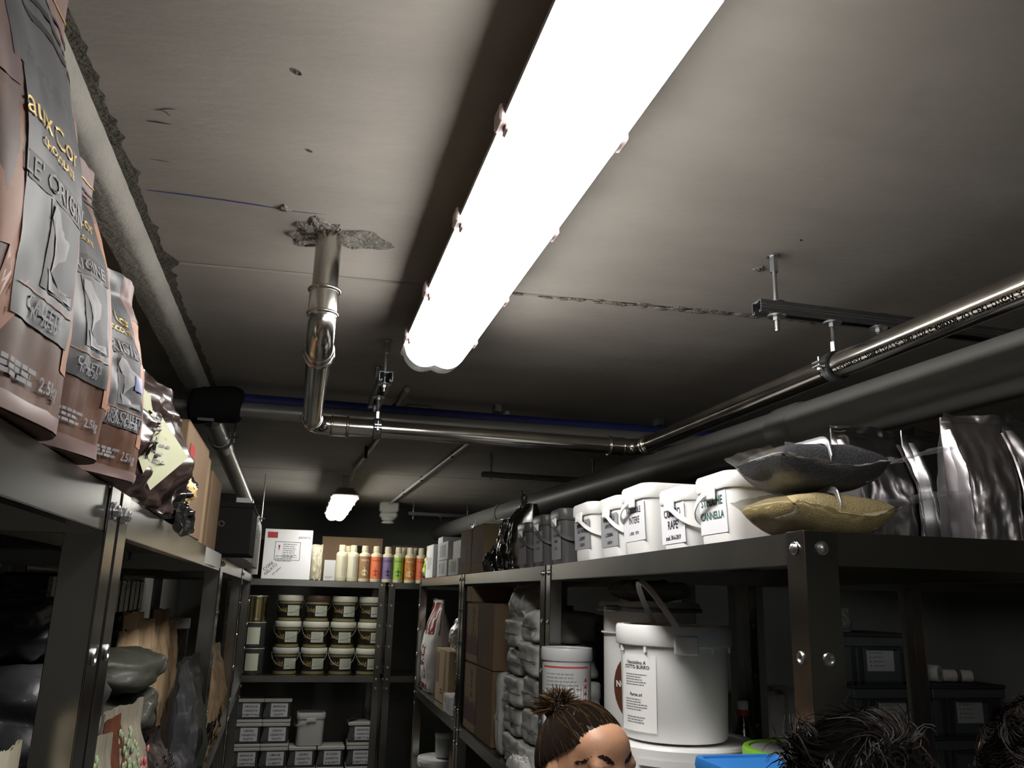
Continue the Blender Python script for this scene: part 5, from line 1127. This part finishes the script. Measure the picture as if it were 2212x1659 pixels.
t,P = lpk('dark pouch printed with coffee berries', 1.95,.0,.40,.275,.14,'berry_print',9,.05,name='berry_pouch',wr=.016,top=.15)
mb=MB(); r=random.Random(4)
for _ in range(150): mb.ball(P.S(r.uniform(-.9,.9),r.uniform(.2,.85),-1,.0005),(.0055,.0025,.0055),7,5)
part('berries', mb, 'berry_print', t)['kind']='stuff'
t,P = lpk('clear crinkled bag in front of the middle left post', 2.52,-.01,.34,.40,.10,'charcoal_pack',10,.05,name='clear_bag',wr=.02); P.patch(t,'olive_window','olive_pack',-.1,.8,.3,.85,off=.002); f=MB(); f.grid(lambda u,v: P.S(-1+.7*u,.02+.96*v,-1,.006+.01*fbm(u*6,v*9,2)),10,30); part('crinkled_film', f, 'film_clear', t)
for k,(y,z,l,hh,lab) in enumerate(((1.94,ZM+.29,.48,.08,'long olive green pillow pack on top of the pouches'),(2.0,ZM+.372,.44,.08,'upper olive green pillow pack, below the dark jars'))):
    softbox(lab,(lx(y)-.15,y,z),.05*k,.20,l,hh,'olive_pack',40+k,wr=.022,name='olive_pack',group='olive pillow packs on the left',ex=3.0)
softbox('charcoal wrapped pack behind the near left post', (lx(1.35)-.16,1.30,ZM+.36),0,.20,.30,.12,'charcoal_pack',44,wr=.02,name='charcoal_pack'); softbox('upper charcoal wrapped pack behind the near left post', (lx(1.4)-.19,1.36,ZM+.475),.1,.16,.22,.085,'charcoal_pack',46,wr=.02,name='charcoal_pack')
for k in range(7):
    y = 2.36+.145*k; t,P = lpk('kraft paper bag with a crumpled top, %s in the row behind the olive packs' % ['first','second','third','fourth','fifth','sixth','seventh'][k], y,.135+.015*(k%2),.12,.47+.02*((k*5)%3),.09,'kraft_bag',50+k,.2,name='kraft_bag',wr=.014,top=.25,group='crumpled kraft bags on the left lower shelf')
for k in range(4):
    y = 3.30+.23*k; t,P = lpk('pale kraft bag with dark print past the middle post, %s' % ['nearest','second','third','farthest'][k], y,.005+.01*(k%2),.23,.40-.02*k,.10,'kraft_bag',70+k,.1,name='kraft_bag',wr=.016,top=.1,group='printed kraft bags past the middle left post'); P.patch(t,'dark_print','berry_print',-.6,.5,.1,.32)
# dark jars and black packs at the back of the left lower shelf
for k in range(7):
    y = 2.45+.22*k; x = lx(y)-.43; t = thing('glass_jar','dark jar of granules with a black lid, %s along the back row on the left' % ['first','second','third','fourth','fifth','sixth','seventh'][k],'jar',(x,y,ZM),0,'dark jars on the left lower shelf')
    part('jar', MB().lathe([(.085,0),(.09,.006),(.09,.40),(.078,.43)],24), 'beans', t); part('lid', MB().lathe([(.082,.43),(.084,.435),(.084,.475),(.08,.48)],24), 'black_gloss', t)
    t2 = thing('black_pack','black coffee pack standing on the jar lids, %s along' % ['first','second','third','fourth','fifth','sixth','seventh'][k],'pack',(x,y,ZM+.4815),pi/2,'black packs on the dark jars'); part('pack', MB().box(-.098,.098,-.06,.06,0,.125,c=.008), 'black_gloss', t2); part('edge_seal', MB().box(-.003,.003,-.0625,-.06,.004,.121), 'charcoal_pack', t2)
y=3.75; t = round_pail('white jar with a dark lid behind the middle left post', (lx(y)-.215,y,ZM+.0),0,.055,.46,mats=('beans','paper_white'),lid_h=.04,name='white_jar',cat='jar')
# bottom left shelf: cartons closing the view
for k in range(3):
    y=1.12+.53*k; left_box('dark carton on the bottom left shelf, %s' % ['near','middle','far'][k],y,y+.49,.42,.4,'brown_card',z=.4615)
# ------------------------------------------------------------------ people in the aisle
def capsule(mb, a, b, ra, rb_, n=14):
    a,b=Vector(a),Vector(b); d=(b-a); L=d.length; q=d.to_track_quat('Z','Y').to_matrix().to_4x4(); M=Matrix.Translation(a)@q
    prof=[(max(.0005,ra*sin(pi/2*k/5)),-ra*cos(pi/2*k/5)) for k in range(6)]+[(max(.0005,rb_*cos(pi/2*k/5)),L+rb_*sin(pi/2*k/5)) for k in range(6)]
    mb.lathe(prof,n,M)
def remesh(name, mb, vox, m, parent, smooth_it=4):
    me = mb.mesh('tmp'); o = bpy.data.objects.new('tmp', me); COL.objects.link(o)
    r = o.modifiers.new('r','REMESH'); r.mode='VOXEL'; r.voxel_size=vox
    s = o.modifiers.new('s','SMOOTH'); s.iterations=smooth_it; s.factor=.5
    dg = bpy.context.evaluated_depsgraph_get(); dg.update(); out = bpy.data.meshes.new_from_object(o.evaluated_get(dg)); bpy.data.objects.remove(o); bpy.data.meshes.remove(me)
    out.materials.clear(); out.materials.append(MATS[m])
    for p in out.polygons: p.use_smooth = True
    out.name = name; return put(name, out, parent)
def person(label, x, y, face, height, skin='skin', shirt='cloth_black', trousers='denim', tilt=0.0):
    """local: face looks along -y; origin at the feet. returns root and head frame (centre, radii)"""
    t = thing('person', label, 'person', (x,y,0), face); H = height; k = H/1.72
    mb = MB(); hz = H-.118*k                       # head centre
    mb.ball((0,.012*k,hz+.012*k),(.073*k,.094*k,.103*k),28,20); mb.ball((0,-.018*k,hz-.045*k),(.060*k,.070*k,.075*k),24,16)   # skull, jaw
    mb.ball((0,-.028*k,hz+.045*k),(.062*k,.062*k,.052*k),24,16)                                                      # forehead
    mb.ball((0,-.045*k,hz-.095*k),(.032*k,.034*k,.026*k),16,10)                                                      # chin
    capsule(mb,(0,-.082*k,hz+.012*k),(0,-.104*k,hz-.028*k),.009*k,.014*k,10); mb.ball((.013*k,-.09*k,hz-.032*k),(.009*k,.010*k,.008*k),10,8); mb.ball((-.013*k,-.09*k,hz-.032*k),(.009*k,.010*k,.008*k),10,8)
    capsule(mb,(-.045*k,-.072*k,hz+.020*k),(.045*k,-.072*k,hz+.020*k),.012*k,.012*k,10)                               # brow ridge
    for s in (-1,1):
        mb.ball((s*.042*k,-.062*k,hz-.022*k),(.022*k,.02*k,.02*k),12,8)                                              # cheeks
        mb.ball((s*.076*k,.012*k,hz-.012*k),(.009*k,.020*k,.032*k),12,10); mb.ball((s*.078*k,.008*k,hz-.036*k),(.008*k,.010*k,.012*k),10,8)  # ears
    capsule(mb,(0,.02*k,hz-.06*k),(0,.03*k,H-.30*k),.052*k,.058*k)
    sh = H-.30*k
    for s in (-1,1):
        capsule(mb,(s*.05*k,.03*k,sh),(s*.165*k,.035*k,sh-.03*k),.06*k,.058*k); capsule(mb,(s*.175*k,.035*k,sh-.04*k),(s*.20*k,.05*k,sh-.31*k),.05*k,.039*k)
        capsule(mb,(s*.20*k,.05*k,sh-.31*k),(s*.205*k,-.02*k,sh-.55*k),.038*k,.026*k); mb.ball((s*.205*k,-.03*k,sh-.60*k),(.018*k,.040*k,.050*k),14,10)
        for f_ in range(4): 
            bx = s*.205*k; by = -.055*k+.019*k*f_; ln = (.062,.074,.07,.055)[f_]*k; capsule(mb,(bx,by,sh-.635*k),(bx-s*.006*k,by-.006*k,sh-.635*k-ln*.5),.0085*k,.008*k,8); capsule(mb,(bx-s*.006*k,by-.006*k,sh-.635*k-ln*.5),(bx-s*.020*k,by-.008*k,sh-.635*k-ln),.008*k,.0065*k,8)
        capsule(mb,(s*.20*k,-.062*k,sh-.59*k),(s*.19*k,-.090*k,sh-.625*k),.0105*k,.009*k,8); capsule(mb,(s*.19*k,-.090*k,sh-.625*k),(s*.18*k,-.096*k,sh-.655*k),.009*k,.0075*k,8)
        capsule(mb,(s*.085*k,.03*k,.92*k),(s*.095*k,.01*k,.50*k),.082*k,.056*k); capsule(mb,(s*.095*k,.01*k,.50*k),(s*.10*k,.045*k,.09*k),.053*k,.037*k); capsule(mb,(s*.10*k,.055*k,.045*k),(s*.11*k,-.13*k,.032*k),.040*k,.030*k)
    mb.ball((0,.03*k,sh-.12*k),(.165*k,.11*k,.17*k),24,16); mb.ball((0,.03*k,sh-.33*k),(.145*k,.105*k,.18*k),24,16); mb.ball((0,.035*k,.95*k),(.155*k,.115*k,.12*k),24,16)
    body = remesh('body', mb, .0075, skin, t)
    c = MB()
    c.ball((0,.03*k,sh-.12*k),(.180*k,.125*k,.185*k),24,16); c.ball((0,.03*k,sh-.34*k),(.162*k,.122*k,.20*k),24,16); capsule(c,(0,.03*k,sh-.40*k),(0,.03*k,sh-.48*k),.155*k,.158*k)
    for s in (-1,1): capsule(c,(s*.05*k,.03*k,sh-.006*k),(s*.168*k,.036*k,sh-.03*k),.066*k,.068*k); capsule(c,(s*.178*k,.036*k,sh-.05*k),(s*.195*k,.047*k,sh-.22*k),.063*k,.056*k)
    remesh('shirt', c, .012, shirt, t); c = MB()
    c.ball((0,.035*k,.95*k),(.168*k,.128*k,.13*k),24,16)
    for s in (-1,1): capsule(c,(s*.085*k,.03*k,.92*k),(s*.095*k,.01*k,.50*k),.094*k,.068*k); capsule(c,(s*.095*k,.01*k,.50*k),(s*.10*k,.045*k,.12*k),.066*k,.056*k)
    remesh('trousers', c, .014, trousers, t)
    for s in (-1,1):
        e = part('eye', MB().ball((s*.030*k,-.070*k,hz-.002*k),(.0135*k,.0125*k,.011*k),16,10), 'eye_white', t); part('iris', MB().ball((s*.030*k,-.0790*k,hz-.002*k),(.0055*k,.004*k,.0055*k),12,8), 'eye_dark', e)
        part('shoe', MB().loops([[((s*.108+.05*a*w_)*k,(.075-.25*v)*k,z*k) for a,z in ((-1,.0),(1,.0),(1,.045*hh),(.5,.085*hh),(-.5,.085*hh),(-1,.045*hh))] for v,w_,hh in ((0,.7,1),(.15,.95,1.15),(.5,1,.95),(.8,1.0,.75),(.97,.75,.6),(1,.5,.5))]), 'cloth_black', t)
    part('lips', MB().ball((0,-.083*k,hz-.062*k),(.022*k,.008*k,.0075*k),16,8), 'lip', t)
    return t, (Vector((0,.012*k,hz+.012*k)), k)
def strands(mb, c, rad, roots, step, n, flow, r0, lift, rng, jit=.25):
    """hair: strands that run along the head ellipsoid following flow(p), lifting off by lift"""
    for p in roots:
        pts=[]; rs=[]; q=Vector(p); J = Vector((rng.uniform(-1,1),rng.uniform(-1,1),rng.uniform(-1,1)))*jit
        for i in range(n):
            pts.append(q.copy()); rs.append(r0*(1-.85*i/(n-1)))
            nn = Vector(((q.x-c.x)/rad.x**2,(q.y-c.y)/rad.y**2,(q.z-c.z)/rad.z**2)).normalized()
            fl = flow(q)+J; fl = (fl-fl.dot(nn)*nn*(1-lift(q,i/n))); q = q+(fl.normalized()*step)
            e = Vector(((q.x-c.x)/rad.x,(q.y-c.y)/rad.y,(q.z-c.z)/rad.z)).length
            if e < 1: q = c+(q-c)/e
        mb.tube(pts, rs, 3, False)
def ell(c, r, a, b): return Vector((c.x+r.x*sin(a)*cos(b), c.y+r.y*sin(a)*sin(b), c.z+r.z*cos(a)))
# man with tied back hair, face towards the camera and to the right
mt, (hc,k) = person('man with tied-back dark hair, only forehead and hair in view below the pails', .497, 1.42, .42, 1.549, shirt='cloth_black')
rng = random.Random(11); rad = Vector((.0775*k,.0985*k,.1075*k)); knot = Vector((-.018*k,.058*k,hc.z+.086*k))
def hairline(b):                              # how far down the hair cap reaches, by azimuth (-y is the face)
    f = cos(b+pi/2); return radians(50)+radians(60)*max(0,(1-f)/2)**.85
cap = MB(); vs=[]; fs=[]; NB,NA=48,14
for j in range(NA+1):
    for i in range(NB):
        b=2*pi*i/NB; a=hairline(b)*j/NA; e = 1.0 if j<NA else .985; p = ell(hc, rad*(1.012*e), a, b); p += (p-hc).normalized()*.0025*fbm(b*5,a*3,1)*(1 if j<NA else 0); vs.append(p)
for j in range(NA):
    for i in range(NB): q=(i+1)%NB; fs.append((j*NB+i,(j+1)*NB+i,(j+1)*NB+q,j*NB+q))
cap.add(vs,fs); part('hair_cap', cap, 'hair_brown', mt, smooth=80)
roots=[]
for _ in range(1500):
    b=rng.uniform(0,2*pi); a=hairline(b)*sqrt(rng.uniform(.03,1.0))+rng.uniform(-.03,.03); roots.append(ell(hc,rad*1.01,a,b))
hb = MB(); strands(hb, hc, rad*1.022, roots, .0105*k, 10, lambda q:(knot-q).normalized(), .0013*k, lambda q,u:.15+.25*u, rng, .16); part('hair_strands', hb, 'hair_brown', mt, smooth=80)['kind']='stuff'
hb = MB(); roots=[ell(hc,rad*1.015,hairline(b)*rng.uniform(.5,1),b) for b in [rng.uniform(0,2*pi) for _ in range(60)]]; strands(hb, hc, rad*1.03, roots, .0105*k, 10, lambda q:(knot-q).normalized(), .0011*k, lambda q,u:.2+.25*u, rng, .22); part('light_strands', hb, 'hair_tip', mt, smooth=80)['kind']='stuff'
bun = part('bun', MB().ball(knot+Vector((0,.004,.006)),(.030*k,.030*k,.026*k),20,14), 'hair_brown', mt, smooth=80)
for m2,cnt,L0,nm2 in (('hair_brown',380,.026,'bun_strands'),('hair_tip',120,.036,'bun_tips')):
    hb=MB()
    for _ in range(cnt):
        d=Vector((rng.gauss(-.1,.75),rng.gauss(.1,.75),abs(rng.gauss(.75,.5)))).normalized(); s=knot+d*.022*k; L=L0*k*rng.uniform(.6,1.25); cu=Vector((rng.gauss(0,.4),rng.gauss(0,.4),-.55))
        hb.tube([s+d*L*u+cu*L*.5*u*u for u in (0,.3,.6,.85,1)],[.0015*k,.0014*k,.0011*k,.0008*k,.0003*k],3,False)
    part(nm2,hb,m2,bun,smooth=80)['kind']='stuff'
for s in (-1,1):
    hb=MB()
    for q in range(150):
        u=rng.random(); x=s*(.013+.040*u)*k; z=hc.z+(.014+.010*sin(pi*min(1,u*1.15))-.010*max(0,u-.7))*k+rng.uniform(-.003,.003)*k; y=hc.y-(.0965-.048*u*u)*k
        hb.tube([(x,y,z),(x+s*.006*k,y-.001,z+.003*k),(x+s*.012*k,y+.0015,z+.002*k)],[.0009,.0008,.0003],3,False)
    part('eyebrow',hb,'hair_brown',mt,smooth=80)
# two dark-haired heads at the front right
def dark_head(label, x, y, face, H, n, seed, shirt, L0, wave, sheen):
    t,(hc,k) = person(label, x, y, face, H, shirt=shirt); rng=random.Random(seed); rad=Vector((.078*k,.099*k,.108*k))
    cap=MB(); vs=[]; fs=[]; NB,NA=40,12
    for j in range(NA+1):
        for i in range(NB):
            b=2*pi*i/NB; f=cos(b+pi/2); a=(radians(60)+radians(65)*max(0,(1-f)/2)**.5)*j/NA; vs.append(ell(hc,rad*(1.04 if j<NA else .98),a,b))
    for j in range(NA):
        for i in range(NB): q=(i+1)%NB; fs.append((j*NB+i,(j+1)*NB+i,(j+1)*NB+q,j*NB+q))
    cap.add(vs,fs); part('hair_cap',cap,'scalp_black',t,smooth=80)
    def fl(q):
        w=Vector((fbm(q.x*22,q.y*22,q.z*22+seed),fbm(q.y*22+9,q.z*22,q.x*22),fbm(q.z*22,q.x*22+5,q.y*22)))
        rd = q-hc; return Vector((-rd.y,rd.x,0))*7+Vector((rd.x,rd.y,-.02))*3+w*wave*1.3+Vector((.5,.35,0))
    for m2,cnt,nm2 in (('hair_black',n,'hair_strands'),('hair_black_sheen',int(n*sheen),'sheen_strands')):
        roots=[]
        for _ in range(cnt):
            b=rng.uniform(0,2*pi); f=cos(b+pi/2); a=(radians(62)+radians(60)*max(0,(1-f)/2)**.5)*sqrt(rng.uniform(.0,1)); roots.append(ell(hc,rad*1.045,a,b))
        hb=MB(); strands(hb,hc,rad*1.055,roots,L0*k/8,8,fl,.0014*k,lambda q,u:.40-.25*u,rng,.6); part(nm2,hb,m2,t,smooth=80)['kind']='stuff'
    return t
dark_head('black-haired person at the bottom, only the tousled crown in view', .545, .74, 2.05, CZ-.112, 4800, 5, 'cloth_grey', .060, 1.4, .25)
dark_head('black-haired person cut off at the bottom right edge', .885, .865, 3.45, CZ-.106, 4800, 9, 'cloth_navy', .055, 1.6, .35)
